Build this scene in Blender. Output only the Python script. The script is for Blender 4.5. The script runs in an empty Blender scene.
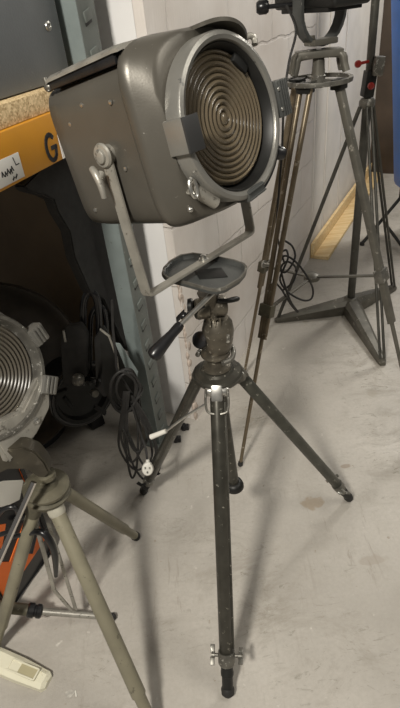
import bpy, bmesh, math, random
from mathutils import Vector, Matrix
random.seed(7)
scene = bpy.context.scene
COL = scene.collection
V = Vector
PI = math.pi

# ------------------------------------------------------------------ camera
CH, FL = 1.5, 520.0
TH, PH = math.radians(34.7), math.radians(6.5)
cF = V((0, math.cos(TH), -math.sin(TH)))
_R0 = V((1, 0, 0)); _U0 = V((0, math.sin(TH), math.cos(TH)))
cR = math.cos(PH) * _R0 - math.sin(PH) * _U0
cU = math.sin(PH) * _R0 + math.cos(PH) * _U0
cO = V((0, 0, CH))
cam_d = bpy.data.cameras.new('camera'); cam = bpy.data.objects.new('camera', cam_d); COL.objects.link(cam)
M = Matrix.Identity(4)
for i in range(3):
    M[i][0] = cR[i]; M[i][1] = cU[i]; M[i][2] = -cF[i]; M[i][3] = cO[i]
cam.matrix_world = M
cam_d.sensor_fit = 'VERTICAL'; cam_d.sensor_height = 24.0; cam_d.lens = 24.0 * FL / 708.0
cam_d.clip_start = 0.02; cam_d.clip_end = 50
scene.camera = cam

# surveying helpers: where a line of sight meets a real plane of the room
def ray(u, v): return (u - 200) / FL * cR - (v - 354) / FL * cU + cF
def Z(u, v, z=0.0): d = ray(u, v); return cO + d * ((z - CH) / d.z)
def Y(u, v, y): d = ray(u, v); return cO + d * (y / d.y)
def DP(u, v, dep): return cO + ray(u, v) * dep
def PL(u, v, P, n): d = ray(u, v); return cO + d * ((P - cO).dot(n) / d.dot(n))

# ------------------------------------------------------------------ materials
def mat(name, col, rough=0.5, metal=0.0, var=0.0, vscale=20, bump=0.0, bscale=60, col2=None, wear=None,
        wscale=40, wth=0.68, coat=0.0, spec=0.5, trans=0.0, ior=1.45, rvar=0.0):
    m = bpy.data.materials.new(name); m.use_nodes = True
    nt = m.node_tree; b = nt.nodes['Principled BSDF']
    b.inputs['Base Color'].default_value = (*col, 1); b.inputs['Roughness'].default_value = rough
    b.inputs['Metallic'].default_value = metal; b.inputs['Coat Weight'].default_value = coat
    b.inputs['Specular IOR Level'].default_value = spec
    b.inputs['Transmission Weight'].default_value = trans; b.inputs['IOR'].default_value = ior
    tc = nt.nodes.new('ShaderNodeTexCoord')
    last = None
    if var > 0 or col2:
        n = nt.nodes.new('ShaderNodeTexNoise'); n.inputs['Scale'].default_value = vscale; n.inputs['Detail'].default_value = 6
        nt.links.new(tc.outputs['Object'], n.inputs['Vector'])
        r = nt.nodes.new('ShaderNodeValToRGB')
        r.color_ramp.elements[0].position = 0.3; r.color_ramp.elements[1].position = 0.7
        c2 = col2 if col2 else tuple(min(1, c * (1 + var)) for c in col)
        c1 = col if col2 else tuple(c * (1 - var) for c in col)
        r.color_ramp.elements[0].color = (*c1, 1); r.color_ramp.elements[1].color = (*c2, 1)
        nt.links.new(n.outputs['Fac'], r.inputs['Fac']); last = r.outputs['Color']
        nt.links.new(last, b.inputs['Base Color'])
        if rvar:
            mr = nt.nodes.new('ShaderNodeMapRange'); mr.inputs[3].default_value = rough - rvar; mr.inputs[4].default_value = rough + rvar
            nt.links.new(n.outputs['Fac'], mr.inputs[0]); nt.links.new(mr.outputs[0], b.inputs['Roughness'])
    if wear:
        n = nt.nodes.new('ShaderNodeTexNoise'); n.inputs['Scale'].default_value = wscale; n.inputs['Detail'].default_value = 8
        n.inputs['Roughness'].default_value = 0.65
        nt.links.new(tc.outputs['Object'], n.inputs['Vector'])
        r = nt.nodes.new('ShaderNodeValToRGB'); r.color_ramp.elements[0].position = wth - .075; r.color_ramp.elements[1].position = wth - 0.03
        nt.links.new(n.outputs['Fac'], r.inputs['Fac'])
        mx = nt.nodes.new('ShaderNodeMixRGB'); nt.links.new(r.outputs['Color'], mx.inputs['Fac'])
        if last: nt.links.new(last, mx.inputs['Color1'])
        else: mx.inputs['Color1'].default_value = (*col, 1)
        mx.inputs['Color2'].default_value = (*wear, 1)
        nt.links.new(mx.outputs['Color'], b.inputs['Base Color'])
    if bump > 0:
        n = nt.nodes.new('ShaderNodeTexNoise'); n.inputs['Scale'].default_value = bscale; n.inputs['Detail'].default_value = 4
        nt.links.new(tc.outputs['Object'], n.inputs['Vector'])
        bp = nt.nodes.new('ShaderNodeBump'); bp.inputs['Strength'].default_value = bump; bp.inputs['Distance'].default_value = 0.002
        nt.links.new(n.outputs['Fac'], bp.inputs['Height']); nt.links.new(bp.outputs['Normal'], b.inputs['Normal'])
    return m

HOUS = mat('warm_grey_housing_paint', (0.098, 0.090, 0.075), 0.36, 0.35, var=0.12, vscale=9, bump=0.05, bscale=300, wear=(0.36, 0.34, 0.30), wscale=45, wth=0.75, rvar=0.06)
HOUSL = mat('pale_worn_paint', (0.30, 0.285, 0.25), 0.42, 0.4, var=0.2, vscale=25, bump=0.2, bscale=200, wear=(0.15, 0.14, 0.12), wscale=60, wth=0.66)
RING = mat('silver_grey_ring_paint', (0.225, 0.218, 0.198), 0.34, 0.5, var=0.15, vscale=15, bump=0.15, bscale=250, wear=(0.10, 0.10, 0.095), wscale=60, wth=0.7)
RINGD = mat('dark_grey_ring_paint', (0.075, 0.078, 0.075), 0.42, 0.3, var=0.2, vscale=20, wear=(0.3, 0.3, 0.28), wscale=70, wth=0.74)
YOKE = mat('grey_beige_yoke_metal', (0.33, 0.315, 0.275), 0.42, 0.45, var=0.15, vscale=30, wear=(0.13, 0.12, 0.10), wscale=60, wth=0.70)
YOKED = mat('bronze_grey_yoke_metal', (0.16, 0.15, 0.13), 0.42, 0.4, var=0.2, vscale=30)
SILV = mat('worn_steel', (0.50, 0.49, 0.46), 0.3, 0.9, var=0.25, vscale=50)
DSIL = mat('dull_cast_metal', (0.155, 0.148, 0.13), 0.4, 0.6, var=0.3, vscale=40, wear=(0.45, 0.44, 0.40), wscale=70, wth=0.66)
BRONZ = mat('bronze_head_metal', (0.115, 0.102, 0.08), 0.35, 0.6, var=0.3, vscale=35, wear=(0.38, 0.35, 0.29), wscale=60, wth=0.66)
LEG = mat('dark_bronze_leg_paint', (0.060, 0.057, 0.047), 0.33, 0.5, var=0.25, vscale=25, wear=(0.34, 0.32, 0.27), wscale=75, wth=0.70)
LEGG = mat('green_grey_leg_paint', (0.064, 0.064, 0.052), 0.4, 0.4, var=0.25, vscale=25, wear=(0.3, 0.29, 0.25), wscale=60, wth=0.7)
BLK = mat('black_plastic', (0.012, 0.012, 0.013), 0.28, 0, var=0.3, vscale=30)
RUB = mat('black_rubber', (0.02, 0.019, 0.018), 0.6, 0, var=0.3, vscale=40)
BLKM = mat('gloss_black_metal', (0.008, 0.008, 0.009), 0.2, 0.1, coat=0.4)
DARK = mat('dark_grey_metal', (0.016, 0.016, 0.015), 0.45, 0.3, var=0.3, vscale=20)
WOODD = mat('brown_tripod_tube', (0.17, 0.135, 0.09), 0.36, 0.5, var=0.25, vscale=20, wear=(0.4, 0.36, 0.29), wscale=50, wth=0.68)
STG = mat('grey_stand_paint', (0.115, 0.108, 0.090), 0.45, 0.35, var=0.22, vscale=18, wear=(0.32, 0.30, 0.26), wscale=45, wth=0.7)
STGD = mat('dark_stand_paint', (0.07, 0.068, 0.058), 0.42, 0.4, var=0.25, vscale=18, wear=(0.2, 0.19, 0.16), wscale=45, wth=0.72)
OLIV = mat('olive_beige_leg_enamel', (0.225, 0.207, 0.148), 0.42, 0.15, var=0.18, vscale=12, bump=0.1, bscale=150, wear=(0.13, 0.12, 0.085), wscale=40, wth=0.7)
OLIVD = mat('dark_olive_metal', (0.11, 0.10, 0.07), 0.45, 0.3, var=0.3, vscale=25, wear=(0.27, 0.25, 0.2), wscale=50, wth=0.71)
TEAL = mat('blue_grey_rack_paint', (0.195, 0.228, 0.224), 0.5, 0.1, var=0.12, vscale=12, bump=0.15, bscale=120, wear=(0.13, 0.15, 0.145), wscale=40, wth=0.72)
TEALD = mat('blue_grey_slotted_paint', (0.15, 0.166, 0.155), 0.52, 0.1, var=0.14, vscale=12, bump=0.15, bscale=120, wear=(0.3, 0.3, 0.28), wscale=60, wth=0.73)
YEL = mat('orange_yellow_beam_paint', (0.60, 0.265, 0.014), 0.42, 0, var=0.07, vscale=10, wear=(0.35, 0.16, 0.02), wscale=25, wth=0.74)
CASE = mat('slate_grey_case', (0.135, 0.145, 0.15), 0.5, 0.15, var=0.12, vscale=6, bump=0.2, bscale=200, wear=(0.2, 0.2, 0.2), wscale=50, wth=0.74)
PAPER = mat('label_paper', (0.75, 0.73, 0.68), 0.7)
INK = mat('black_ink', (0.02, 0.02, 0.02), 0.6)
REDP = mat('red_plastic', (0.26, 0.02, 0.015), 0.4)
ORNG = mat('orange_plastic', (0.75, 0.155, 0.025), 0.4, 0, var=0.08, vscale=10)
CREAM = mat('cream_plastic', (0.72, 0.69, 0.54), 0.38, 0, var=0.06, vscale=8, wear=(0.5, 0.45, 0.3), wscale=30, wth=0.72)
WPL = mat('white_plastic', (0.68, 0.66, 0.60), 0.4)
BLUE = mat('blue_plastic', (0.02, 0.13, 0.48), 0.42, 0, var=0.12, vscale=8)
CHIPD = mat('pinkish_plaster', (0.50, 0.42, 0.36), 0.85, 0, var=0.3, vscale=45, bump=0.8, bscale=90)

def nodes(m): return m.node_tree.nodes, m.node_tree.links
def pine():
    m = mat('pale_pine', (0.74, 0.56, 0.30), 0.55)
    N, L = nodes(m); b = N['Principled BSDF']; tc = N['Texture Coordinate']
    mp = N.new('ShaderNodeMapping'); mp.inputs['Scale'].default_value = (1.2, 30, 30)
    n = N.new('ShaderNodeTexNoise'); n.inputs['Scale'].default_value = 2.5; n.inputs['Detail'].default_value = 5
    r = N.new('ShaderNodeValToRGB'); r.color_ramp.elements[0].position = .3; r.color_ramp.elements[1].position = .7
    r.color_ramp.elements[0].color = (0.60, 0.41, 0.18, 1); r.color_ramp.elements[1].color = (0.80, 0.63, 0.37, 1)
    L.new(tc.outputs['Object'], mp.inputs['Vector']); L.new(mp.outputs[0], n.inputs['Vector']); L.new(n.outputs['Fac'], r.inputs['Fac']); L.new(r.outputs['Color'], b.inputs['Base Color'])
    return m
PINE = pine()
def chipboard():
    m = mat('chipboard', (0.6, 0.45, 0.25), 0.75)
    N, L = nodes(m); b = N['Principled BSDF']; tc = N['Texture Coordinate']
    v = N.new('ShaderNodeTexVoronoi'); v.inputs['Scale'].default_value = 230
    n = N.new('ShaderNodeTexNoise'); n.inputs['Scale'].default_value = 90; n.inputs['Detail'].default_value = 5
    mx = N.new('ShaderNodeMixRGB'); mx.inputs['Fac'].default_value = .5
    r = N.new('ShaderNodeValToRGB'); r.color_ramp.elements[0].position = .25; r.color_ramp.elements[1].position = .7
    r.color_ramp.elements[0].color = (0.36, 0.235, 0.10, 1); r.color_ramp.elements[1].color = (0.80, 0.62, 0.36, 1)
    L.new(tc.outputs['Object'], v.inputs['Vector']); L.new(tc.outputs['Object'], n.inputs['Vector'])
    L.new(v.outputs['Color'], mx.inputs['Color1']); L.new(n.outputs['Fac'], mx.inputs['Color2'])
    L.new(mx.outputs['Color'], r.inputs['Fac']); L.new(r.outputs['Color'], b.inputs['Base Color'])
    return m
CHIP = chipboard()

def floor_mat():
    m = mat('painted_concrete', (0.5, 0.46, 0.41), 0.5)
    N, L = nodes(m); b = N['Principled BSDF']; tc = N['Texture Coordinate']
    def noise(scale, detail=6, sc=(1, 1, 1), rot=0, rg=.55, dist=0):
        mp = N.new('ShaderNodeMapping'); mp.inputs['Scale'].default_value = sc; mp.inputs['Rotation'].default_value = (0, 0, rot)
        n = N.new('ShaderNodeTexNoise'); n.inputs['Scale'].default_value = scale; n.inputs['Detail'].default_value = detail
        n.inputs['Roughness'].default_value = rg; n.inputs['Distortion'].default_value = dist
        L.new(tc.outputs['Object'], mp.inputs['Vector']); L.new(mp.outputs[0], n.inputs['Vector']); return n.outputs['Fac']
    def ramp(f, a, b_, c0=(0, 0, 0, 1), c1=(1, 1, 1, 1)):
        r = N.new('ShaderNodeValToRGB'); r.color_ramp.elements[0].position = a; r.color_ramp.elements[1].position = b_
        r.color_ramp.elements[0].color = c0; r.color_ramp.elements[1].color = c1; L.new(f, r.inputs['Fac']); return r.outputs['Color']
    def mix(f, a, b_, t='MIX', k=None):
        x = N.new('ShaderNodeMixRGB'); x.blend_type = t
        if f is None: x.inputs['Fac'].default_value = k
        else: L.new(f, x.inputs['Fac'])
        for s, q in (('Color1', a), ('Color2', b_)):
            if isinstance(q, tuple): x.inputs[s].default_value = q
            else: L.new(q, x.inputs[s])
        return x.outputs['Color']
    base = ramp(noise(2.2, 7), .3, .7, (0.36, 0.335, 0.298, 1), (0.515, 0.484, 0.437, 1))
    c = mix(ramp(noise(14, 8, rg=.7), .56, .78), base, (0.37, 0.34, 0.295, 1))
    # scuffs and scratches, in scattered patches
    def mul(a, b_): return mix(None, a, b_, 'MULTIPLY', 1.0)
    patch = ramp(noise(1.7, 3), .42, .62)
    patch2 = ramp(noise(2.6, 3, (1, 1, 1), 1.3), .46, .62)
    c = mix(mul(ramp(noise(4, 10, (1, 1.8, 1), math.radians(-30), .8, .8), .48, .62, c1=(.8, .8, .8, 1)), patch), c, (0.27, 0.245, 0.205, 1))
    c = mix(mul(ramp(noise(5, 9, (9, 1, 1), math.radians(-14), .72, .3), .57, .64, c1=(.5, .5, .5, 1)), patch2), c, (0.25, 0.22, 0.18, 1))
    c = mix(mul(ramp(noise(13, 9, (1, 3, 1), math.radians(25), .8, 1.5), .57, .62, c1=(.95, .95, .95, 1)), patch), c, (0.20, 0.19, 0.15, 1))
    c = mix(ramp(noise(90, 4, rg=.7), .35, .65, c1=(.25, .25, .25, 1)), c, (0.30, 0.28, 0.24, 1))
    c = mix(ramp(noise(38, 6, rg=.6), .66, .72, c1=(.8, .8, .8, 1)), c, (0.27, 0.23, 0.175, 1))
    c = mix(ramp(noise(25, 6, rg=.6), .67, .74, c1=(.8, .8, .8, 1)), c, (0.66, 0.63, 0.57, 1))
    L.new(c, b.inputs['Base Color'])
    L.new(ramp(noise(6, 5), .3, .7, (.38, .38, .38, 1), (.6, .6, .6, 1)), b.inputs['Roughness'])
    bp = N.new('ShaderNodeBump'); bp.inputs['Strength'].default_value = .6; bp.inputs['Distance'].default_value = .004
    L.new(noise(30, 8, rg=.7), bp.inputs['Height']); L.new(bp.outputs['Normal'], b.inputs['Normal'])
    return m
FLOOR = floor_mat()

def brick_mat():
    m = mat('white_painted_blockwork', (0.62, 0.57, 0.53), 0.6)
    N, L = nodes(m); b = N['Principled BSDF']; tc = N['Texture Coordinate']
    mp = N.new('ShaderNodeMapping'); mp.inputs['Rotation'].default_value = (-PI / 2, 0, 0); mp.inputs['Location'].default_value = (.1, .03, 0)
    L.new(tc.outputs['Object'], mp.inputs['Vector'])
    nz = N.new('ShaderNodeTexNoise'); nz.inputs['Scale'].default_value = 9; nz.inputs['Detail'].default_value = 5
    L.new(mp.outputs[0], nz.inputs['Vector'])
    ad = N.new('ShaderNodeMixRGB'); ad.blend_type = 'LINEAR_LIGHT'; ad.inputs['Fac'].default_value = .02
    L.new(mp.outputs[0], ad.inputs['Color1']); L.new(nz.outputs['Color'], ad.inputs['Color2'])
    br = N.new('ShaderNodeTexBrick'); br.inputs['Scale'].default_value = 1; br.inputs['Brick Width'].default_value = .44
    br.inputs['Row Height'].default_value = .222; br.inputs['Mortar Size'].default_value = .006; br.inputs['Mortar Smooth'].default_value = .5
    br.inputs['Color1'].default_value = (1, 1, 1, 1); br.inputs['Color2'].default_value = (.93, .93, .93, 1); br.inputs['Mortar'].default_value = (0, 0, 0, 1)
    L.new(ad.outputs[0], br.inputs['Vector'])
    # combed vertical scoring
    mp2 = N.new('ShaderNodeMapping'); mp2.inputs['Scale'].default_value = (60, 60, 6)
    L.new(tc.outputs['Object'], mp2.inputs['Vector'])
    n2 = N.new('ShaderNodeTexNoise'); n2.inputs['Scale'].default_value = 1.6; n2.inputs['Detail'].default_value = 4
    L.new(mp2.outputs[0], n2.inputs['Vector'])
    n3 = N.new('ShaderNodeTexNoise'); n3.inputs['Scale'].default_value = 3.5; n3.inputs['Detail'].default_value = 8
    L.new(tc.outputs['Object'], n3.inputs['Vector'])
    r = N.new('ShaderNodeValToRGB'); r.color_ramp.elements[0].position = .32; r.color_ramp.elements[1].position = .68
    r.color_ramp.elements[0].color = (0.64, 0.585, 0.535, 1); r.color_ramp.elements[1].color = (0.79, 0.75, 0.71, 1)
    L.new(n3.outputs['Fac'], r.inputs['Fac'])
    mx = N.new('ShaderNodeMixRGB'); mx.blend_type = 'MULTIPLY'; mx.inputs['Fac'].default_value = .07
    L.new(r.outputs['Color'], mx.inputs['Color1']); L.new(br.outputs['Color'], mx.inputs['Color2'])
    L.new(mx.outputs['Color'], b.inputs['Base Color'])
    b1 = N.new('ShaderNodeBump'); b1.inputs['Strength'].default_value = .8; b1.inputs['Distance'].default_value = .005
    b2 = N.new('ShaderNodeBump'); b2.inputs['Strength'].default_value = .55; b2.inputs['Distance'].default_value = .003
    L.new(br.outputs['Color'], b1.inputs['Height']); L.new(n2.outputs['Fac'], b2.inputs['Height'])
    L.new(b1.outputs['Normal'], b2.inputs['Normal']); L.new(b2.outputs['Normal'], b.inputs['Normal'])
    return m
BRICK = brick_mat()
SMOOTH = mat('smooth_white_plaster', (0.77, 0.76, 0.75), 0.55, 0, var=0.05, vscale=4, bump=0.1, bscale=40)
BROWNW = mat('brown_end_wall', (0.13, 0.095, 0.06), 0.7, 0, var=0.25, vscale=3, bump=0.2, bscale=60)  # plain brown for the end wall behind the rack
BOARDW = mat('white_boarding', (0.68, 0.645, 0.60), 0.55, 0, var=0.08, vscale=6, bump=0.15, bscale=50)
DOORB = mat('dark_brown_board', (0.075, 0.052, 0.034), 0.55, 0, var=0.3, vscale=5)

def lens_mat():
    m = mat('stepped_lens_glass', (0.20, 0.16, 0.105), 0.2, 0, trans=0.5, ior=1.45, coat=0.3)
    return m
LENS = lens_mat()
REFL = mat('golden_reflector', (0.42, 0.30, 0.13), 0.32, 0.9, var=0.3, vscale=10)
REFLG = mat('grey_reflector', (0.42, 0.38, 0.32), 0.3, 0.9, var=0.3, vscale=10)

# ------------------------------------------------------------------ mesh builder (world coordinates)
class MB:
    def __init__(s, Mx=None): s.bm = bmesh.new(); s.M = Mx
    def _merge(s, b):
        if s.M is not None: b.transform(s.M)
        me = bpy.data.meshes.new('t'); b.to_mesh(me); b.free(); s.bm.from_mesh(me); bpy.data.meshes.remove(me)
    def box(s, c, half, X=V((1, 0, 0)), Yd=V((0, 1, 0)), Zd=None, bev=0.0, seg=2):
        X = V(X).normalized(); Yd = V(Yd).normalized(); Zd = V(Zd).normalized() if Zd else X.cross(Yd).normalized()
        b = bmesh.new(); bmesh.ops.create_cube(b, size=2)
        for v in b.verts: v.co = V(c) + X * v.co.x * half[0] + Yd * v.co.y * half[1] + Zd * v.co.z * half[2]
        bmesh.ops.recalc_face_normals(b, faces=b.faces)
        if bev > 0: bmesh.ops.bevel(b, geom=b.edges[:], offset=bev, segments=seg, affect='EDGES', profile=.6, clamp_overlap=True)
        s._merge(b); return s
    def tube(s, p0, p1, r0, r1=None, n=20, bev=0.0):
        r1 = r0 if r1 is None else r1
        return s.lathe([(0, 0), (r0, 0), (r1, (V(p1) - V(p0)).length), (0, (V(p1) - V(p0)).length)], p0, V(p1) - V(p0), n)
    def lathe(s, prof, o, ax, n=32, closed=False, squash=None):
        ax = V(ax).normalized(); o = V(o)
        t = V((0, 0, 1)) if abs(ax.z) < .9 else V((1, 0, 0))
        a = ax.cross(t).normalized(); c = ax.cross(a).normalized()
        if squash: a = V(squash[0]).normalized(); c = ax.cross(a).normalized(); k1, k2 = squash[1], squash[2]
        else: k1 = k2 = 1
        b = bmesh.new(); rings = []
        for (r, h) in prof:
            if r < 1e-6: rings.append([b.verts.new(o + ax * h)])
            else: rings.append([b.verts.new(o + ax * h + (a * math.cos(2 * PI * i / n) * k1 + c * math.sin(2 * PI * i / n) * k2) * r) for i in range(n)])
        prs = list(zip(rings[:-1], rings[1:]))
        if closed: prs.append((rings[-1], rings[0]))
        for A, B in prs:
            for i in range(n):
                j = (i + 1) % n
                if len(A) == 1 and len(B) == 1: break
                if len(A) == 1: b.faces.new((A[0], B[i], B[j]))
                elif len(B) == 1: b.faces.new((A[i], A[j], B[0]))
                else: b.faces.new((A[i], A[j], B[j], B[i]))
        bmesh.ops.recalc_face_normals(b, faces=b.faces)
        s._merge(b); return s
    def path(s, pts, r, n=10, smooth=3, closed=False):
        pts = [V(p) for p in pts]
        if smooth > 1:
            q = []; m = len(pts)
            for i in range(m if closed else m - 1):
                p0, p1, p2, p3 = (pts[(i - 1) % m], pts[i], pts[(i + 1) % m], pts[(i + 2) % m]) if closed else (pts[max(i - 1, 0)], pts[i], pts[i + 1], pts[min(i + 2, m - 1)])
                for k in range(smooth):
                    t = k / smooth
                    q.append(.5 * ((2 * p1) + (p2 - p0) * t + (2 * p0 - 5 * p1 + 4 * p2 - p3) * t * t + (3 * p1 - p0 - 3 * p2 + p3) * t ** 3))
            if not closed: q.append(pts[-1])
            pts = q
        b = bmesh.new(); rings = []; m = len(pts)
        prev = None
        for i, p in enumerate(pts):
            d = (pts[(i + 1) % m] - pts[(i - 1) % m]) if closed else (pts[min(i + 1, m - 1)] - pts[max(i - 1, 0)])
            if d.length < 1e-9: d = V((0, 0, 1))
            d.normalize()
            if prev is None: u = d.cross(V((0, 0, 1)) if abs(d.z) < .9 else V((1, 0, 0))).normalized()
            else:
                u = prev - d * prev.dot(d)
                u = u.normalized() if u.length > 1e-6 else d.orthogonal().normalized()
            prev = u; w = d.cross(u)
            rr = (lambda x: r[int(x)] * (1 - x % 1) + r[min(int(x) + 1, len(r) - 1)] * (x % 1))(i / max(1, m - 1) * (len(r) - 1)) if isinstance(r, list) else r
            rings.append([b.verts.new(p + (u * math.cos(2 * PI * k / n) + w * math.sin(2 * PI * k / n)) * rr) for k in range(n)])
        for i in range(m if closed else m - 1):
            A, B = rings[i], rings[(i + 1) % m]
            for k in range(n): j = (k + 1) % n; b.faces.new((A[k], A[j], B[j], B[k]))
        if not closed: b.faces.new(rings[0][::-1]); b.faces.new(rings[-1])
        bmesh.ops.recalc_face_normals(b, faces=b.faces)
        s._merge(b); return s
    def strip(s, pts, W, w, t, bev=0.0012):
        """flat bar bent along pts; W = constant width direction"""
        pts = [V(p) for p in pts]; W = V(W).normalized(); b = bmesh.new(); rings = []
        m = len(pts)
        for i, p in enumerate(pts):
            d0 = (pts[i] - pts[i - 1]).normalized() if i else (pts[1] - pts[0]).normalized()
            d1 = (pts[i + 1] - pts[i]).normalized() if i < m - 1 else d0
            d = (d0 + d1).normalized(); nn = W.cross(d).normalized(); k = 1 / max(.5, d.dot(d0))
            rings.append([b.verts.new(p + W * a * w / 2 + nn * c * t / 2 * k) for a, c in ((-1, -1), (1, -1), (1, 1), (-1, 1))])
        for A, B in zip(rings[:-1], rings[1:]):
            for k in range(4): j = (k + 1) % 4; b.faces.new((A[k], A[j], B[j], B[k]))
        b.faces.new(rings[0][::-1]); b.faces.new(rings[-1])
        bmesh.ops.recalc_face_normals(b, faces=b.faces)
        if bev: bmesh.ops.bevel(b, geom=[e for e in b.edges if len(e.link_faces) == 2 and e.calc_face_angle(0) > .9], offset=bev, segments=2, affect='EDGES')
        s._merge(b); return s
    def prism(s, pts, ext, bev=0.0, seg=2):
        """closed outline pts extruded by vector ext"""
        b = bmesh.new(); A = [b.verts.new(V(p)) for p in pts]; B = [b.verts.new(V(p) + V(ext)) for p in pts]
        b.faces.new(A); b.faces.new(B[::-1]); n = len(pts)
        for i in range(n): j = (i + 1) % n; b.faces.new((A[i], A[j], B[j], B[i]))
        bmesh.ops.recalc_face_normals(b, faces=b.faces)
        if bev: bmesh.ops.bevel(b, geom=b.edges[:], offset=bev, segments=seg, affect='EDGES', clamp_overlap=True)
        s._merge(b); return s
    def loft(s, rings, cap0=True, cap1=True):
        b = bmesh.new(); R = [[b.verts.new(V(p)) for p in r] for r in rings]; n = len(R[0])
        for A, B in zip(R[:-1], R[1:]):
            for k in range(n): j = (k + 1) % n; b.faces.new((A[k], A[j], B[j], B[k]))
        if cap0: b.faces.new(R[0][::-1])
        if cap1: b.faces.new(R[-1])
        bmesh.ops.recalc_face_normals(b, faces=b.faces)
        s._merge(b); return s
    def ball(s, c, r, sq=None, n=20):
        b = bmesh.new(); bmesh.ops.create_uvsphere(b, u_segments=n, v_segments=max(8, n // 2), radius=1)
        for v in b.verts:
            q = v.co.copy()
            if sq: v.co = V(c) + V(sq[0]) * q.x * r + V(sq[1]) * q.y * r + V(sq[2]) * q.z * r
            else: v.co = V(c) + q * r
        s._merge(b); return s
    def build(s, name, m, parent=None, sharp=38, off=None):
        me = bpy.data.meshes.new(name)
        root = parent
        o = V((0, 0, 0)) if off is None else V(off)
        while root is not None:
            o += root.location; root = root.parent
        bmesh.ops.translate(s.bm, vec=-o, verts=s.bm.verts)
        s.bm.to_mesh(me); s.bm.free(); me.materials.append(m)
        me.shade_smooth(); me.set_sharp_from_angle(angle=math.radians(sharp))
        ob = bpy.data.objects.new(name, me); COL.objects.link(ob)
        if parent is not None: ob.parent = parent
        elif off is not None: ob.location = V(off)
        return ob

def thing(name, label, cat, loc, group=None):
    o = bpy.data.objects.new(name, None); COL.objects.link(o); o.location = V(loc); o.empty_display_size = .05
    o['label'] = label; o['category'] = cat
    if group: o['group'] = group
    return o
def tag(o, label, cat, group=None):
    o['label'] = label; o['category'] = cat
    if group: o['group'] = group
    return o
def struct(o): o['kind'] = 'structure'; return o
def lab(o, t): o['label'] = t; return o
def wing(mb, c, ax, span, L=.022):
    """wing bolt: stem along ax, two flat wings along span"""
    c = V(c); ax = V(ax).normalized(); span = V(span).normalized()
    mb.tube(c, c + ax * L, .0045, n=12)
    mb.lathe([(0, 0), (.008, 0), (.008, .008), (0, .008)], c + ax * L, ax, 14)
    for k in (-1, 1):
        mb.box(c + ax * (L + .006) + span * k * .014, (.010, .002, .006), span, span.cross(ax), bev=.0018)

# ------------------------------------------------------------------ the room
m = MB(); m.box((0.9, 2.2, -.05), (3.6, 3.8, .05)); struct(m.build('floor', FLOOR))
wd = V((math.sin(math.radians(30)), math.cos(math.radians(30)), 0))           # along the block wall
wn = V((-wd.y, wd.x, 0))                                                       # into the wall
WC = Z(197, 420)                                                               # its near corner
wend = (Z(321, 261) - WC).dot(wd)
def wallbox(name, mt, o, X, L, th, z0, z1):
    b = MB(); nrm = V((-X.y, X.x, 0))
    b.box(V((0, 0, 0)) + V((L / 2, th / 2, (z0 + z1) / 2)), (L / 2, th / 2, (z1 - z0) / 2))
    ob = b.build(name, mt); ob.location = o; ob.rotation_euler = (0, 0, math.atan2(X.y, X.x)); return struct(ob)
wallbox('wall_right', BRICK, WC, wd, wend, .034, 0, 2.9)
W2 = WC + wd * (wend + .0005) + wn * .010
wallbox('wall_back', BOARDW, W2, wd, 1.90, .1, 0, 2.9)
wallbox('wall_left', SMOOTH, WC + wn * .34, -wn, .305, .2, 0, 2.9)
wallbox('wall_end', BROWNW, WC + wn * 2.6, -wn, 2.259, .2, 0, 2.9)
W3 = W2 + wd * 1.901 - wn * 1.6
wallbox('wall_far', DOORB, W2 + wd * 1.901 + wn * .1, -wn, 1.7, .1, 0, 2.9)
# board joints of the boarded wall, as thin cover strips
for k, a in enumerate((.012, .05, .32, .72)):
    b = MB(); p = W2 + wd * (a + .01) - wn * .004
    b.box(p + V((0, 0, 1.45)), (.010 if k > 1 else .014, .004, 1.449), wd, wn, bev=.001); struct(b.build('trim_%d' % (k + 1), BOARDW))

# crumbling lower corner of the blockwork
b = MB()
for k in range(60):
    h = .012 + k * .0125; rr = (.006 + .010 * random.random()) * (1.25 - h * .6)
    b.ball(WC + V((0, 0, h)) + wn * .005 + wd * (.002 + .020 * random.random() * random.random()), rr, (wd, wn * .5, V((0, 0, 1.1 + random.random()))), 8)
ck = struct(b.build('trim_5', CHIPD))

# pine angle timber lying along the foot of the boarded wall
P0 = Z(322, 262) ; pe = Z(377, 168)
P0 = W2 + wd * .02 - wn * .012
t = thing('timber_offcut', 'pale L-shaped pine timber lying on the floor along the foot of the white boarded wall', 'timber', P0)
b = MB(); b.box(P0 - wn * .010 + wd * .92 + V((0, 0, .052)), (.92, .010, .05), wd, wn, bev=.002); b.build('upright_board', PINE, t)
b = MB(); b.box(P0 - wn * .070 + wd * .92 + V((0, 0, .012)), (.92, .049, .0115), wd, wn, bev=.002); b.build('flat_board', PINE, t)

# ------------------------------------------------------------------ racking
rd = V((math.sin(math.radians(23)), math.cos(math.radians(23)), 0)); rn = V((rd.y, -rd.x, 0))   # rn points out to the aisle
B0 = Z(160, 445)
up = V((0, 0, 1))
RH = 2.35
t = thing('rack_upright', 'blue-grey slotted steel rack upright standing left of the white plastered wall', 'rack upright', B0)
b = MB()
b.box(B0 - rn * .029 + up * RH / 2 + rd * .0015, (.0015, .029, RH / 2), rd, rn); b.build('web', TEAL, t)
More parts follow.
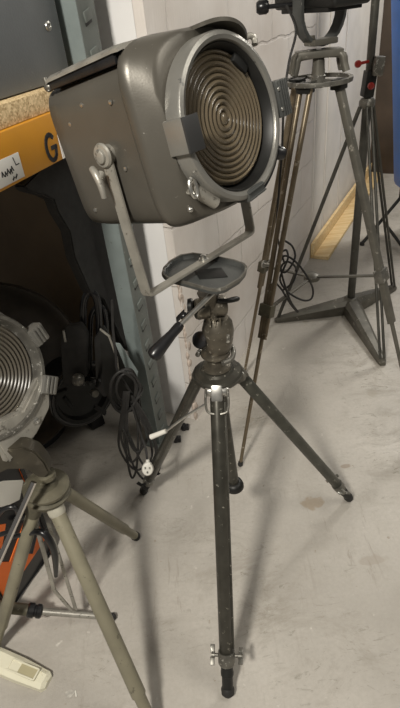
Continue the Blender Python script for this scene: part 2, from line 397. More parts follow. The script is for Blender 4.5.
# slotted face with raised tabs
b = MB(); b.box(B0 - rn * .0015 + rd * .047 + up * RH / 2, (.044, .0015, RH / 2), rd, rn)
b.box(B0 - rn * .014 + rd * .0895 + up * RH / 2, (.0015, .0125, RH / 2), rd, rn)
b.build('slotted_face', TEALD, t)
b = MB(); nS = 27
for k in range(nS):
    z = .05 + k * .084
    if z > RH - .03: break
    c = B0 + rd * .045 + up * z + rn * .001
    b.box(c, (.019, .0035, .012), rd * .96 + up * .25, rn, bev=.003)
lab(b.build('slot_tab', TEALD, t), 'row of pressed oval slots on the upright face')['kind'] = 'stuff'
b = MB()
for k in range(nS):
    z = .05 + k * .084 - .016
    if z > RH - .03 or z < .01: continue
    b.box(B0 + rd * .045 + up * z + rn * .0006, (.018, .0012, .004), rd * .96 + up * .25, rn, bev=.001)
b.build('slot_opening', INK, t)['kind'] = 'stuff'
b = MB(); b.box(B0 - rn * .025 + rd * .045 + up * .003, (.065, .045, .003), rd, rn, bev=.001); b.build('foot_plate', TEALD, t)
# rear upright of the same frame, back in the dark
b = MB(); q = B0 - rn * .86
b.box(q + up * RH / 2, (.0015, .03, RH / 2), rd, rn); b.box(q + rd * .04 + up * RH / 2, (.04, .0015, RH / 2), rd, rn)
t2 = b.build('rack_upright', TEALD, None, off=q); tag(t2, 'rear slotted rack upright standing deep in shadow behind the shelf', 'rack upright')

def RP(u, v): return PL(u, v, B0 + rn * .012, rn)
zb0 = RP(62, 160).z; zb1 = RP(50, 113).z; zc1 = RP(48, 90).z
print('rack z', zb0, zb1, zc1)
BL = 1.25
t = thing('rack_beam', 'orange-yellow rack beam with black stencilled lettering, hooked to the slotted upright', 'rack beam', B0 - rd * .002 + up * zb0)
b = MB(); b.box(B0 - rn * .012 - rd * (BL / 2 + .004) + up * (zb0 + zb1) / 2, (BL / 2, .023, (zb1 - zb0) / 2), rd, rn, bev=.003); beam = b.build('beam_body', YEL, t)
b = MB(); b.box(B0 + rn * .013 + rd * .02 + up * (zb0 + zb1) / 2, (.022, .0018, (zb1 - zb0) / 2 + .035), rd, rn, bev=.001); b.build('end_connector', YEL, t)
def rackpt(r, z, o=.0118): return B0 + rd * r + up * z + rn * o
def rackr(u, v): return (RP(u, v) - B0).dot(rd), RP(u, v).z
def stroke(b, pts, w, o=.0118, th=.0009):
    pts = [rackpt(r, z, o) for r, z in pts]
    for p, q in zip(pts[:-1], pts[1:]):
        d = (q - p).normalized(); b.box((p + q) / 2, ((q - p).length / 2 + w * .35, w / 2, th), d, rn.cross(d), rn)
gr, gz = rackr(51.5, 147.5)
gw, gh = .024, .028
b = MB(); arc = [(gr + gw * .8 * math.cos(a), gz + gh * math.sin(a)) for a in [math.radians(x) for x in range(48, 322, 18)]]
arc += [(gr + gw * .8, gz - gh * .05), (gr + gw * .1, gz - gh * .05)]
stroke(b, arc, .0095); b.build('letter_g', INK, t)
l0 = rackr(0, 163); l1 = rackr(20, 152)
lz = gz - .004; lr = (l0[0] + l1[0]) / 2 + .002
b = MB(); b.box(rackpt(lr - .045, lz, .0122), (.072, .026, .0006), rd, up, rn, bev=.0005); lb = b.build('paper_label', PAPER, t)
b = MB()
for r0, z0 in ((-.030, -.006), (-.020, -.008), (-.011, -.005), (-.002, -.008), (.004, -.004)):
    stroke(b, [(lr - .015 + r0, lz + z0), (lr - .012 + r0, lz + z0 + .009), (lr - .008 + r0, lz + z0)], .0025, .0132, .0003)
stroke(b, [(lr - .004, lz - .020), (lr + .002, lz - .015)], .004, .0132, .0003); stroke(b, [(lr - .014, lz - .021), (lr - .009, lz - .017)], .004, .0132, .0003)
stroke(b, [(lr + .004, lz + .020), (lr + .008, lz + .004)], .002, .0132, .0003); stroke(b, [(lr + .008, lz + .004), (lr + .019, lz + .004)], .002, .0132, .0003)
b.build('handwriting', INK, lb)
sr, sz = rackr(60, 146)
b = MB(); b.box(rackpt(sr + .030, sz, .0122), (.030, .030, .0006), rd, up, rn); b.build('paper_label', PAPER, t)

b = MB(); b.box(B0 - rn * .44 - rd * (BL / 2 - .0) + up * (zb1 + zc1) / 2 + rn * .0, (BL / 2 - .001, .44, (zc1 - zb1) / 2 - .0012), rd, rn, bev=.001)
tag(b.build('chipboard_shelf', CHIP, None, off=B0 - rd * .6 + up * zb1), 'thick chipboard shelf board resting on the orange-yellow rack beam', 'shelf')
# steel bin/case on the shelf: its face follows the shelf edge, set back slightly
c0 = B0 - rd * .034 - rn * .035 + up * zc1
t = thing('storage_case', 'slate-grey steel case with a round screw, on the chipboard shelf', 'case', c0)
b = MB(); b.box(c0 - rd * .40 - rn * .30 + up * .261, (.40, .30, .26), rd, rn, bev=.006); b.build('body', CASE, t)
b = MB(); sp = PL(48, 26, c0, rn); b.lathe([(0, 0), (.011, 0), (.010, .003), (.006, .004), (.0055, .002), (0, .002)], sp, rn, 20); b.build('screw', SILV, t)

# ------------------------------------------------------------------ main tripod
Hc = Y(218, 374, 1.045)
C0 = V((Hc.x + .012, 1.045, 0))
feet = [Z(228, 696, .004), Z(350, 499, .004), Z(143, 492, .004)]
t = thing('camera_tripod', 'dark bronze tripod with pan head in mid floor, carrying the big spotlight', 'tripod', C0)
ax = (Y(206, 272, 1.04) - Hc).normalized()
b = MB()
b.lathe([(0, -.018), (.046, -.018), (.056, -.010), (.061, -.004), (.062, .006), (.058, .012), (.042, .015), (.038, .021), (.028, .023), (0, .023)], Hc, ax, 40)
b.build('spider_plate', LEG, t)
def legpts(i):
    d = (feet[i] - Hc); d.z = 0; d.normalize(); top = Hc + d * .052 - up * .012
    return d, top, feet[i]
for i in range(3):
    d, top, ft = legpts(i); L = (ft - top); ln = L.length; L.normalize()
    sd = up.cross(d).normalized(); jn = top + L * (ln * .86)
    r = .0185 if i == 0 else .0165
    b = MB()
    b.lathe([(0, 0), (r * .8, 0), (r, .012), (r, ln * .84), (r * .85, ln * .845), (0, ln * .845)], top + L * .008, L, 24)
    # slim second tube beside the main one
    b.box(top + L * (.02 + ln * .41) + sd * (r * .92), (ln * .40, r * .22, r * .35), L, sd, bev=.002)
    leg = b.build('leg', LEGG if i == 1 else LEG, t)
    b = MB()   # clamp collar, lower tube, rubber foot
    b.lathe([(0, 0), (r * 1.15, 0), (r * 1.2, .006), (r * 1.2, .030), (r * 1.05, .036), (0, .036)], jn - L * .012, L, 24)
    b.build('clamp_collar', DSIL, leg)
    for k, w_ in ((1, .3), (-1, 1.3)):
        b = MB(); wing(b, jn + sd * r * k, sd * k, L.cross(sd) + L * w_, .012); b.build('wing_bolt', DSIL if i < 2 else DARK, leg)
    b = MB(); b.lathe([(0, 0), (r * .86, 0), (r * .86, .018), (r * .9, .02), (r * .9, .03), (r * .78, .032), (r * .78, ln * .14 - .046), (0, ln * .14 - .046)], jn + L * .022, L, 20)
    b.build('lower_tube', DARK, leg)
    b = MB(); b.lathe([(0, 0), (r * .8, 0), (r * .95, .006), (r * .9, .018), (r * .5, .026), (0, .027)], ft - L * .026, L, 20); b.build('rubber_foot', RUB, leg)
    # hinge block on the plate
    b = MB(); b.box(top + L * .004, (.020, .014, .019), L, sd, bev=.004)
    b.lathe([(0, 0), (.012, 0), (.014, .004), (.0145, .020), (.010, .024), (.010, .034), (.0145, .038), (.014, .054), (.012, .058), (0, .058)], top - sd * .029, sd, 20)
    b.build('leg_hinge', SILV if i == 0 else DSIL, t)
    if i == 0:
        b = MB(); q = top + L * .010 + d * .016
        b.path([q - sd * .026 - L * .024, q - sd * .028 + L * .01, q - sd * .020 + L * .034, q + sd * .020 + L * .034, q + sd * .028 + L * .01, q + sd * .026 - L * .024], .0032, 8, 4)
        b.build('locking_loop', DSIL, t)
# tensioning rod with pale grip
b = MB(); a0 = Y(206, 404, .99); a1 = Y(166, 431, 1.02); a2 = Y(151, 437, 1.03)
b.path([a0, a0.lerp(a1, .5) + up * .004, a1], .0035, 10, 4); rod = b.build('lock_rod', SILV, t)
b = MB(); b.tube(a1, a2, .0062, .0075, 16); lab(b.build('grip', WPL, rod), 'pale grey grip sleeve')
# centre column
b = MB(); cb = V((Hc.x + .008, Hc.y + .02, .0)); e = Y(234, 484, 1.06)
b.tube(Hc - ax * .015, e, .0155, .0155, 24); cc = b.build('centre_column', LEG, t)
b = MB(); dd = (e - Hc).normalized(); b.lathe([(0, -.012), (.018, -.012), (.026, -.006), (.029, .004), (.029, .012), (.022, .021), (0, .024)], e, dd, 28); b.build('end_knob', DARK, cc)
# head
def HA(u, v, y=1.035): return Y(u, v, y)
sR = cR.copy(); 
b = MB(); b.lathe([(0, 0), (.030, 0), (.036, .005), (.034, .012), (.024, .016), (.020, .034), (.030, .038), (.037, .046), (.036, .052), (.024, .056), (0, .056)], Hc + ax * .020, ax, 36); b.build('pan_base', BRONZ, t)
b = MB(); q = Hc + ax * .066
b.path([q + V((.044 * math.cos(k), .044 * math.sin(k), .006 * math.sin(2 * k))) for k in [i * PI / 5 for i in range(-2, 6)]], .0062, 10, 3); b.build('pan_lock_ring', DSIL, t)
b = MB(); q = Hc + ax * .074 + cR * .006
b.lathe([(0, 0), (.026, 0), (.034, .012), (.037, .036), (.038, .062), (.034, .082), (.024, .096), (0, .10)], q, ax + cR * .10, 30)
for k in (-.012, .0, .012): b.box(q + ax * .076 - cF * .026 + cR * k, (.002, .012, .014), cR, cF, ax, bev=.001)
b.build('head_body', BRONZ, t)
b = MB(); b.lathe([(0, 0), (.020, 0), (.022, .006), (.020, .014), (.010, .017), (0, .017)], q + ax * .030 - cR * .034 - cF * .008, -cR * .7 - cF * .9, 26); b.build('pan_lock_knob', BLK, t)
b = MB(); b.box(q + ax * .030 - cF * .030 + cR * .014, (.017, .013, .010), cR + ax * .25, ax, -cF, bev=.004); b.build('clamp_plate', DSIL, t)
b = MB(); tb = Hc + ax * .196
b.lathe([(0, -.036), (.022, -.036), (.025, -.030), (.025, -.008), (.020, -.004), (.020, .004), (.025, .008), (.025, .03), (.022, .036), (0, .036)], tb, cR + V((0, .3, 0)), 26)
b.lathe([(.012, -.032), (.018, -.028), (.020, .02), (.026, .040), (0, .041)], tb, ax, 24); b.build('tilt_barrel', BRONZ, t)
b = MB(); b.lathe([(0, 0), (.016, 0), (.018, .004), (.016, .012), (0, .013)], tb - cR * .04 + up * .004, -cR, 24); b.build('tilt_knob', DARK, t)
b = MB(); q = tb + ax * .016
b.path([q + cR * .018 - cF * .01, q + cR * .045 - cF * .016, q + cR * .064 + up * .006, q + cR * .058 + cF * .014 + up * .008, q + cR * .030 + cF * .01], .0055, 10, 4); b.build('tilt_lock_loop', DARK, t)
# pan handle
h0 = Y(214, 292, 1.01); h1 = Y(181, 324, .955); h2 = Y(152, 357, .905)
b = MB(); b.tube(h0, h1, .0055, .0055, 14); ph = b.build('pan_handle', SILV, t)
b = MB(); hd = (h2 - h1); hl = hd.length; b.lathe([(0, 0), (.0085, .0), (.011, .008), (.0105, hl * .3), (.0145, hl * .7), (.0165, hl * .9), (.014, hl * .98), (.006, hl * 1.02), (0, hl * 1.02)], h1, hd, 26); b.build('handle_grip', BLK, ph)
b = MB(); g0 = Y(184, 316, 1.0); b.tube(Y(204, 306, 1.02), g0, .0045, .0045, 12); b.ball(g0, .0095, n=16); b.box(g0 - cR * .008, (.014, .006, .006), (Y(176, 324, 1.0) - g0), up, bev=.003); b.build('lock_lever', BLK, t)
# dished plate on top
pz = Y(205, 268, 1.035).z
px = [(162, 275), (163.5, 269), (170, 262), (181, 256), (193, 254), (214, 257), (234, 261), (244, 264.5), (247, 268), (246, 273), (240, 280), (225, 289), (217, 291), (209, 290), (188, 284), (168, 279)]
P = [Z(u, v, pz) for u, v in px]; pc = sum(P, V()) / len(P)
def ringp(k, dz): return [pc + (p - pc) * k + up * dz for p in P]
b = MB(); b.loft([ringp(.72, -.016), ringp(.97, -.010), ringp(1.0, -.004), ringp(1.0, .003), ringp(.965, .0035), ringp(.93, .001), ringp(.90, -.006), ringp(.2, -.0065)]); plt = b.build('head_plate', RINGD, t, sharp=25)
b = MB(); b.box(pc + up * -.005 + cR * .01, (.030, .024, .0015), (P[8] - P[0]), (P[4] - P[12]), bev=.001); b.build('cork_pad', DARK, plt)
b = MB(); b.loft([ringp(.955, -.002), ringp(1.006, -.002), ringp(1.006, .004), ringp(.955, .004), ringp(.955, -.002)], cap0=False, cap1=False); lab(b.build('rim', DSIL, plt), 'raised rim in a lighter metal that paints its highlight')  # lighter metal puts the edge highlight into the rim's colour
b = MB(); b.tube(pc - up * .022, pc - up * .010, .026, .034, 28); b.build('plate_boss', BRONZ, t)
PLATEZ = pz

# ------------------------------------------------------------------ the big spotlight
yaw = math.radians(47.0); pitch = math.radians(12.5)
s_ = V((math.cos(yaw), math.sin(yaw), 0)); ah = V((math.sin(yaw), -math.cos(yaw), 0))
a_ = ah * math.cos(pitch) + up * math.sin(pitch); t_ = up * math.cos(pitch) - ah * math.sin(pitch)
Lc = V((-.09, .906, PLATEZ + .0105)); Lc = Z(147, 296, PLATEZ + .009)
piv = PL(105, 155, Lc, s_); Rc = Z(249, 232, PLATEZ + .009)
HWp = .180
CEN = piv + s_ * .167
def LP(s, a, t): return CEN + s_ * s + a_ * a + t_ * t
HW, HH = .157, .142
def sec(a, hw, hh, n=48, ex=4.0, dt=0, ds=0):
    out = []
    for k in range(n):
        q = 2 * PI * k / n; c, s = math.cos(q), math.sin(q)
        out.append(LP(ds + hw * math.copysign(abs(c) ** (2 / ex), c), a, dt + hh * math.copysign(abs(s) ** (2 / ex), s)))
    return out
SL = thing('spotlight', 'large worn grey-brown theatre spotlight with a ringed glass lens, mounted on the centre tripod', 'spotlight', (Lc + Rc) / 2)
b = MB(); E = 7.0
b.loft([sec(-.158, .10, .085, ex=3, dt=-.006), sec(-.152, .138, .112, ex=E, dt=-.008), sec(-.138, .152, .133, ex=E, dt=-.002), sec(-.100, .155, .134, ex=E, dt=-.004), sec(.075, HW, .138, ex=E, dt=-.007), sec(.098, HW, .138, ex=E, dt=-.007)])
body = b.build('housing', HOUS, SL, sharp=50)
b = MB()
b.loft([sec(.078, HW - .002, .138, ex=E, dt=-.004), sec(.080, HW + .006, .147, ex=6, dt=-.003), sec(.086, HW + .0095, .151, ex=6, dt=-.002), sec(.096, HW + .0095, .152, ex=5.6), sec(.105, HW + .004, .151, ex=5),
        sec(.118, HW - .008, .149, ex=4.2), sec(.130, HW - .014, .147, ex=3.6), sec(.136, HW - .019, .142, ex=3.2), sec(.134, .128, .126, ex=2.2), sec(.10, .124, .122, ex=2)], cap0=False, cap1=False)
ff = b.build('front_frame', HOUS, SL, sharp=50)
# top lid raised over a black block painted in as the vent gap's shade
b = MB(); b.box(LP(0, -.016, .132), (.1525, .094, .009), s_, a_, t_, bev=.003); b.build('vent_gap_shade', BLK, SL)
b = MB()
def lid(a, z): return [LP(sx, a, z + dz) for sx, dz in ((-.156, -.005), (-.156, .0), (-.146, .005), (-.08, .009), (.08, .009), (.146, .005), (.156, .0), (.156, -.005), (.146, -.003), (-.146, -.003))]
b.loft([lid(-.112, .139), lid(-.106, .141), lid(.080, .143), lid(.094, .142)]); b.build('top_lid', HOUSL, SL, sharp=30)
b = MB(); b.ball(LP(-.147, -.118, .130), .009, (s_, a_ * 1.2, t_ * .9), 16); b.tube(LP(-.150, -.117, .124), LP(-.150, -.117, .146), .005, .0035, 12); b.build('lid_catch', DSIL, SL)
# hood visor over the lens
b = MB(); R0_, R1_ = .137, .143; N = 26; rings = []
for i in range(N + 1):
    q = math.radians(46 + 52 * i / N); c, s = math.cos(q), math.sin(q)
    f = .03 * max(0, math.sin(PI * i / N)) ** .5
    rings.append([LP(c * R0_, .118, s * R0_ + .006), LP(c * R1_, .118, s * R1_ + .006), LP(c * R1_, .142 + f, s * R1_ + .006), LP(c * R0_, .142 + f, s * R0_ + .006)])
b.loft(rings); b.build('lens_hood', HOUS, SL)
# lens ring
RR = .136; KA = .122; RC = LP(-.003, 0, -.003)
b = MB(); b.lathe([(RR - .004, 0), (RR, .003), (RR, .040), (RR - .002, .044), (RR - .008, .046), (RR - .014, .044), (RR - .016, .040), (RR - .017, -.012), (RR - .010, -.012)], RC + a_ * KA, a_, 72, closed=True); ringo = b.build('lens_ring', RING, SL, sharp=35)
b = MB(); b.lathe([(RR - .0175, .040), (RR - .020, .036), (RR - .024, .020), (RR - .026, -.02), (RR - .020, -.022)], RC + a_ * KA, a_, 72, closed=True); b.build('inner_barrel', DARK, SL)
# stepped lens: profile of concentric prisms
RL = .111
prof = [(0, .002)]
nr = 11
for i in range(nr):
    r0 = RL * (i / nr) ** .92; r1 = RL * ((i + 1) / nr) ** .92
    prof += [(r0 + (r1 - r0) * .35, .0062), (r0 + (r1 - r0) * .7, .0045), (r1 - .0006, .0), (r1, .0032 if i < nr - 1 else .0)]
prof = [(0, .0062)] + prof[1:] + [(RL, -.004), (0, -.004)]
b = MB(); b.lathe(prof, RC + a_ * (KA + .018) + t_ * .004, a_, 96); ln_ = b.build('lens', LENS, SL, sharp=60)
ln_['label'] = 'ringed glass lens'
b = MB(); nb = 12; pr_ = [(.112 * math.sin(PI / 2 * i / nb), -.085 * math.cos(PI / 2 * i / nb)) for i in range(nb + 1)]
pr_ = [(max(r, 0), h) for r, h in pr_]
b.lathe(pr_ + [(.1135, 0), (.1135, -.004)] + [(r * 1.03, h - .003) for r, h in pr_[::-1][1:]], RC + a_ * (KA - .012), a_, 48); b.build('reflector', REFL, SL)
b = MB(); b.ball(RC + a_ * (KA - .055), .016, n=18); b.tube(RC + a_ * (KA - .055) - t_ * .055, RC + a_ * (KA - .055), .010, .008, 16); b.build('bulb', WPL, SL)
# colour-frame clips around the ring
def clip(ang, rad, w, h, dep, mt, ribs=0, kk=0.0, name='frame_clip'):
    q = math.radians(ang); rdv = s_ * math.cos(q) + t_ * math.sin(q); tg = -s_ * math.sin(q) + t_ * math.cos(q)
    c = RC + a_ * (KA + .030 + kk) + rdv * rad
    b = MB(); b.box(c, (w, h, dep), rdv, tg, a_, bev=.003)
    for k in range(ribs):
        b.box(c + rdv * (w * (-.6 + 1.2 * k / max(1, ribs - 1))) + a_ * dep, (w * .13, h * .98, .003), rdv, tg, a_, bev=.001)
    o = b.build(name, mt, SL)
    if ribs == 4:
        for k in (-1, 1):
            b = MB(); b.lathe([(0, 0), (.0042, 0), (.0035, .0025), (0, .003)], c + tg * h * .55 * k - rdv * (w * .8) + a_ * (dep + .0), a_, 12); b.build('rivet', SILV, o)
clip(179, RR - .004, .0105, .027, .021, RING, 0, .002)
clip(2, RR + .018, .018, .032, .015, RINGD, 4, .004)
clip(276, RR - .006, .010, .026, .016, RINGD, 2, .002)
clip(50, RR - .030, .009, .020, .008, DARK, 0, -.008)
# grey face inside the left clip
b = MB(); b.box(RC + a_ * (KA + .0540) - s_ * (RR - .013) + t_ * .002, (.0185, .027, .0020), s_, t_, a_, bev=.001); b.build('clip_plate', mat('charcoal_metal', (.04, .04, .04), .45, .3), SL)
# dark retaining band with knob at the lower right
b = MB(); pts = []
for q in range(276, 326, 6):
    q = math.radians(q); pts.append(RC + a_ * (KA + .030) + (s_ * math.cos(q) + t_ * math.sin(q)) * (RR + .003))
b.strip(pts, a_, .022, .009, .002); b.build('retaining_band', BLK, SL)
q = math.radians(325); kc = RC + a_ * (KA + .034) + (s_ * math.cos(q) + t_ * math.sin(q)) * (RR + .015)
b = MB(); b.lathe([(0, -.012), (.011, -.012), (.013, -.006), (.013, .006), (.010, .012), (0, .012)], kc, s_ * .6 - t_ * .4 + a_ * .5, 22); b.build('band_knob', BLK, SL)
# focus latch low on the left of the frame
b = MB(); l0 = LP(-.128, .142, -.082); l1 = LP(-.082, .146, -.122)
b.tube(l0, l1, .0115, .0115, 22); lt = b.build('focus_sleeve', HOUSL, SL)
b = MB(); q = l0 - s_ * .004; b.path([q + (t_ * math.cos(k) * 1.2 + s_ * .6 * math.sin(k)) * .013 + a_ * .010 for k in [i * PI / 5 for i in range(10)]], .0035, 8, 2, closed=True); b.build('latch_ring', SILV, lt)
b = MB(); b.path([LP(.098, .138, .112), LP(.112, .146, .116), LP(.119, .150, .110), LP(.115, .152, .100)], .0055, 10, 4); b.build('hood_hook', HOUSL, SL)
# rivets and screws on the near side
for a, z in ((.045, .075), (-.085, .062), (-.10, -.095), (.03, -.03), (-.035, .085)):
    b = MB(); b.lathe([(0, 0), (.0042, 0), (.0036, .002), (0, .003)], LP(-HW - .0005 if a > 0 else -HW + .0035, a, z), -s_, 12); b.build('screw', SILV, SL)
b = MB(); b.ball(LP(-.128, .128, -.118), .0055, n=10); b.build('screw', SILV, SL)
# yoke
top_off = a_ * .0
def bend(p, q, r, t): return p.lerp(q, t)
RcT = piv + s_ * (2 * HWp)
wv = a_.copy()
def yw(p): return p
dn = (Lc - piv)
Lo = Lc; Ro = Lo + s_ * (2 * HWp)
arm = [piv + up * .012, piv.lerp(Lo, .5), Lo.lerp(piv, .035), Lo + s_ * .003 + (piv - Lo) * .008, Lo + s_ * .010, Ro - s_ * .012, Ro - s_ * .004 + (piv - Lo) * .01, Ro + (RcT - Ro) * .045, RcT + (Ro - RcT) * .5, RcT + up * .012]
wdir = s_.cross((piv - Lo).normalized()).normalized()
b = MB(); b.strip(arm, wdir, .026, .006, .0012); yk = b.build('yoke', YOKE, SL, sharp=30)
b = MB(); mid = (Lo + Ro) / 2; b.lathe([(0, 0), (.011, 0), (.011, .003), (.007, .004), (.0065, .011), (.003, .012), (0, .012)], mid + up * .003, up, 20); b.build('yoke_bolt', SILV, SL)
for sg, pp in ((-1, piv), (1, RcT)):
    b = MB()
    b.lathe([(0, 0), (.0205, 0), (.0215, .003), (.019, .007), (.013, .008), (.012, .012), (.009, .014), (0, .014)], pp + s_ * sg * .002, s_ * sg, 30)
    b.tube(pp - s_ * sg * .018, pp + s_ * sg * .002, .016, .016, 24)
    b.build('pivot_boss', HOUSL, SL)
b = MB(); q = piv - s_ * .016 + (Lo - piv) * .10
b.tube(q + a_ * -.004, q - s_ * .012 + (Lo - piv) * .03, .007, .006, 14)
b.path([q - s_ * .006 - a_ * .020 + up * .012, q - s_ * .010 - a_ * .006, q - s_ * .012 + a_ * .004 - up * .022, q - s_ * .012 + a_ * .006 - up * .040], [.006, .0075, .0065, .0055], 12, 4)
b.build('pivot_clamp_lever', HOUSL, SL)

# ------------------------------------------------------------------ right-hand spotlight tripod with ring
T = Z(318, 80, 1.25); TG = V((T.x, T.y, 0)); HZ = .593
RS = thing('ring_topped_tripod', 'tall brown metal tripod with a ring head, standing against the white block wall', 'tripod', TG)
b = MB(); RG = .102
b.lathe([(RG - .011, -.006), (RG, -.006), (RG + .001, 0), (RG, .006), (RG - .011, .006)], T, up, 48, closed=True)
for k in range(3):
    q = math.radians((225, 316, 95)[k]); d = V((math.cos(q), math.sin(q), 0)); b.box(T + d * RG * .5, (RG * .48, .008, .004), d, up.cross(d), bev=.001)
b.lathe([(0, -.02), (.020, -.02), (.022, .012), (.015, .02), (0, .02)], T, up, 20)
b.build('ring_plate', DSIL, RS)
lf = Z(240, 466, .003); Rr = (lf - TG).length
azim = [math.degrees(math.atan2(lf.y - TG.y, lf.x - TG.x)), 316, 138]
rads = [Rr, Rr, .335]
for i, az in enumerate(azim):
    q = math.radians(az); d = V((math.cos(q), math.sin(q), 0)); sd = up.cross(d)
    ft = TG + d * rads[i] + up * .003; top = T + d * .07 - up * .012; L = (ft - top); ln = L.length; L.normalize()
    b = MB()
    sp = .017 if i != 1 else .0
    if i == 1:
        b.box(top + L * ln * .30, (ln * .30, .014, .010), L, sd, bev=.003)
    else:
        for k in (-1, 1): b.tube(top + sd * k * sp, top + L * ln * .60 + sd * k * sp * .55, .0085, .0085, 14)
    leg = b.build('leg', STG if i == 1 else WOODD, RS)
    b = MB(); b.tube(top + L * ln * .45, ft - L * .02, .0075, .0065, 14); b.build('lower_tube', STG if i == 1 else WOODD, leg)
    b = MB(); kc = top + L * ((top.z - (HZ, .665, HZ)[i]) / abs(L.z))
    b.box(kc, (.022, .024, .016), L, sd, bev=.004); b.build('leg_clamp', OLIVD if i != 1 else DSIL, leg)
    if i == 0:
        b = MB(); q1 = kc - L * .15 - sd * .018; b.tube(q1, q1 - sd * .022, .006, .006, 12); b.lathe([(0, 0), (.014, 0), (.012, .006), (0, .007)], q1 - sd * .022, -sd, 14); b.build('clamp_screw', SILV, leg)
    b = MB(); b.lathe([(0, 0), (.009, 0), (.010, .015), (.003, .022), (0, .022)], ft - L * .02, L, 14); b.build('rubber_foot', RUB, leg)
    b = MB(); b.box((kc + TG + up * HZ) / 2, ((kc - TG - up * HZ).length / 2, .007, .003), (TG + up * HZ - kc), sd, bev=.001); b.build('brace', STG, RS)
    b = MB(); b.box(top + up * .002, (.018, .022, .014), d, sd, bev=.004); b.build('leg_bracket', DARK, RS)
b = MB(); b.lathe([(0, -.014), (.018, -.014), (.030, -.008), (.030, .006), (.018, .014), (0, .014)], TG + up * HZ, up, 24); b.build('brace_hub', STG, RS)
# second spotlight on it: cast stirrup base, yoke, underside of the lamp
S2 = thing('spotlight', 'dark grey spotlight cut off by the top edge, on the ring-topped tripod', 'spotlight', T + up * .01)
b = MB(); dr = cR.copy(); dr.z = 0; dr.normalize(); dq = up.cross(dr)
for k in (-1, 1):
    for j in (-1, 1):
        b.path([T + dr * k * .076 + dq * j * .03 + up * .020, T + dr * k * .070 + dq * j * .026 + up * .040, T + dr * k * .060 + dq * j * .02 + up * .066, T + dr * k * .01 + up * .070], [.011, .011, .012, .013], 10, 4)
b.box(T + up * .070, (.068, .030, .010), dr, dq, bev=.006)
b.tube(T + up * .012, T + up * .07, .020, .016, 18); b.build('stirrup_base', STG, S2)
ua = (dr * .86 + dq * .50).normalized(); wb = up.cross(ua); hb = T + up * .090
pts = []
for k in range(13):
    q = PI + PI * k / 12
    pts.append(hb + up * .088 + ua * .078 * math.cos(q) + up * .085 * math.sin(q))
pts = [pts[0] + up * .20] + pts + [pts[-1] + up * .20]
b = MB(); b.strip(pts, wb, .040, .010, .001); b.build('yoke', RINGD, S2)
b = MB(); b.box(hb + wb * -.008 + up * .010, (.044, .024, .008), ua, wb, bev=.004); b.lathe([(0, 0), (.014, 0), (.012, .014), (0, .015)], hb - ua * .032 + up * .014, up, 16); b.build('yoke_clamp', STG, S2)
b = MB(); lc = hb + up * .168
b.box(lc, (.066, .13, .075), ua, wb, bev=.014, seg=4); b.box(lc - up * .078, (.060, .10, .006), ua, wb, bev=.002); b.build('housing', DARK, S2)
b = MB(); kp = lc - dr * .165 - up * .060; b.lathe([(0, 0), (.014, 0), (.018, .006), (.018, .026), (.012, .034), (0, .034)], kp + dr * .02, -dr, 20); b.tube(kp, lc - dr * .05 - up * .062, .006, .006, 12); b.build('focus_knob', BLK, S2)
# flex hanging from it
pts = [kp + dr * .06 - V((0, .05, 0)), Y(296, 30, T.y - .05), Y(289, 62, T.y - .09), Y(284, 100, T.y - .11), Y(282, 150, T.y - .06), Y(279, 190, T.y - .06), Y(277, 232, T.y - .05), Y(284, 262, T.y - .05)]
b = MB(); b.path(pts, .0035, 8, 5); tag(b.build('power_flex', RUB, None, off=pts[0]), 'thin black flex hanging down from the second spotlight beside the tripod leg', 'cable')
# loops of cable tied at the brace
b = MB()
cpx = [(283, 240), (292, 246), (295, 258), (286, 272), (279, 268), (284, 256), (296, 262), (308, 278), (313, 290), (311, 299), (302, 300), (288, 292), (280, 280), (284, 268), (288, 258), (286, 250), (280, 256), (282, 275), (290, 300), (298, 312), (292, 306), (282, 290), (276, 280), (285, 262), (296, 268), (293, 282), (283, 290)]
b.path([Y(u, v, T.y - .12 + .02 * math.sin(i * 1.7)) for i, (u, v) in enumerate(cpx)], .0036, 8, 5)
tag(b.build('cable_bundle', RUB, None, off=Y(285, 270, T.y - .12)), 'tangled black cable looped over the brace of the ring-topped tripod', 'cable')

# ------------------------------------------------------------------ grey floor stand with star base
SB = Z(350, 310); SB.z = 0
SG = thing('floor_stand', 'grey stand with a flat three-armed star base and braced pole, right of the ring-topped tripod', 'stand', SB)
tips = [Z(275, 322), Z(383, 366), Z(395, 289)]
b = MB()
for tp in tips:
    d = (tp - SB); ln = d.length; d.normalize(); sd = up.cross(d)
    def rg(x, w, h): c = SB + d * x; return [c - sd * w + up * .002, c + sd * w + up * .002, c + sd * w * .95 + up * h * .75, c + sd * w * .5 + up * h, c - sd * w * .5 + up * h, c - sd * w * .95 + up * h * .75]
    b.loft([rg(-.01, .052, .078), rg(.05, .047, .074), rg(ln * .6, .031, .050), rg(ln - .02, .019, .030), rg(ln, .012, .02)])
b.lathe([(0, .0), (.055, .0), (.056, .060), (.03, .082), (0, .085)], SB, up, 28)
b.build('star_base', STG, SG, sharp=30)
CZ = .98
lo, hi = .5, 1.45
def proj(p): q = p - cO; return 200 + FL * q.dot(cR) / q.dot(cF), 354 - FL * q.dot(cU) / q.dot(cF)
for _ in range(40):
    mz = (lo + hi) / 2
    if proj(SB + up * mz)[1] > 103: lo = mz
    else: hi = mz
CZ = lo; print('collar z', CZ)
b = MB(); b.tube(SB + up * .05, SB + up * CZ, .020, .019, 24); b.build('lower_pole', STGD, SG)
b = MB(); b.tube(SB + up * CZ, SB + up * 1.75, .0165, .0165, 20); b.build('upper_pole', STGD, SG)
b = MB(); b.lathe([(0, -.02), (.026, -.02), (.034, -.008), (.034, .008), (.026, .020), (0, .02)], SB + up * CZ, up, 26); b.build('collar', DSIL, SG)
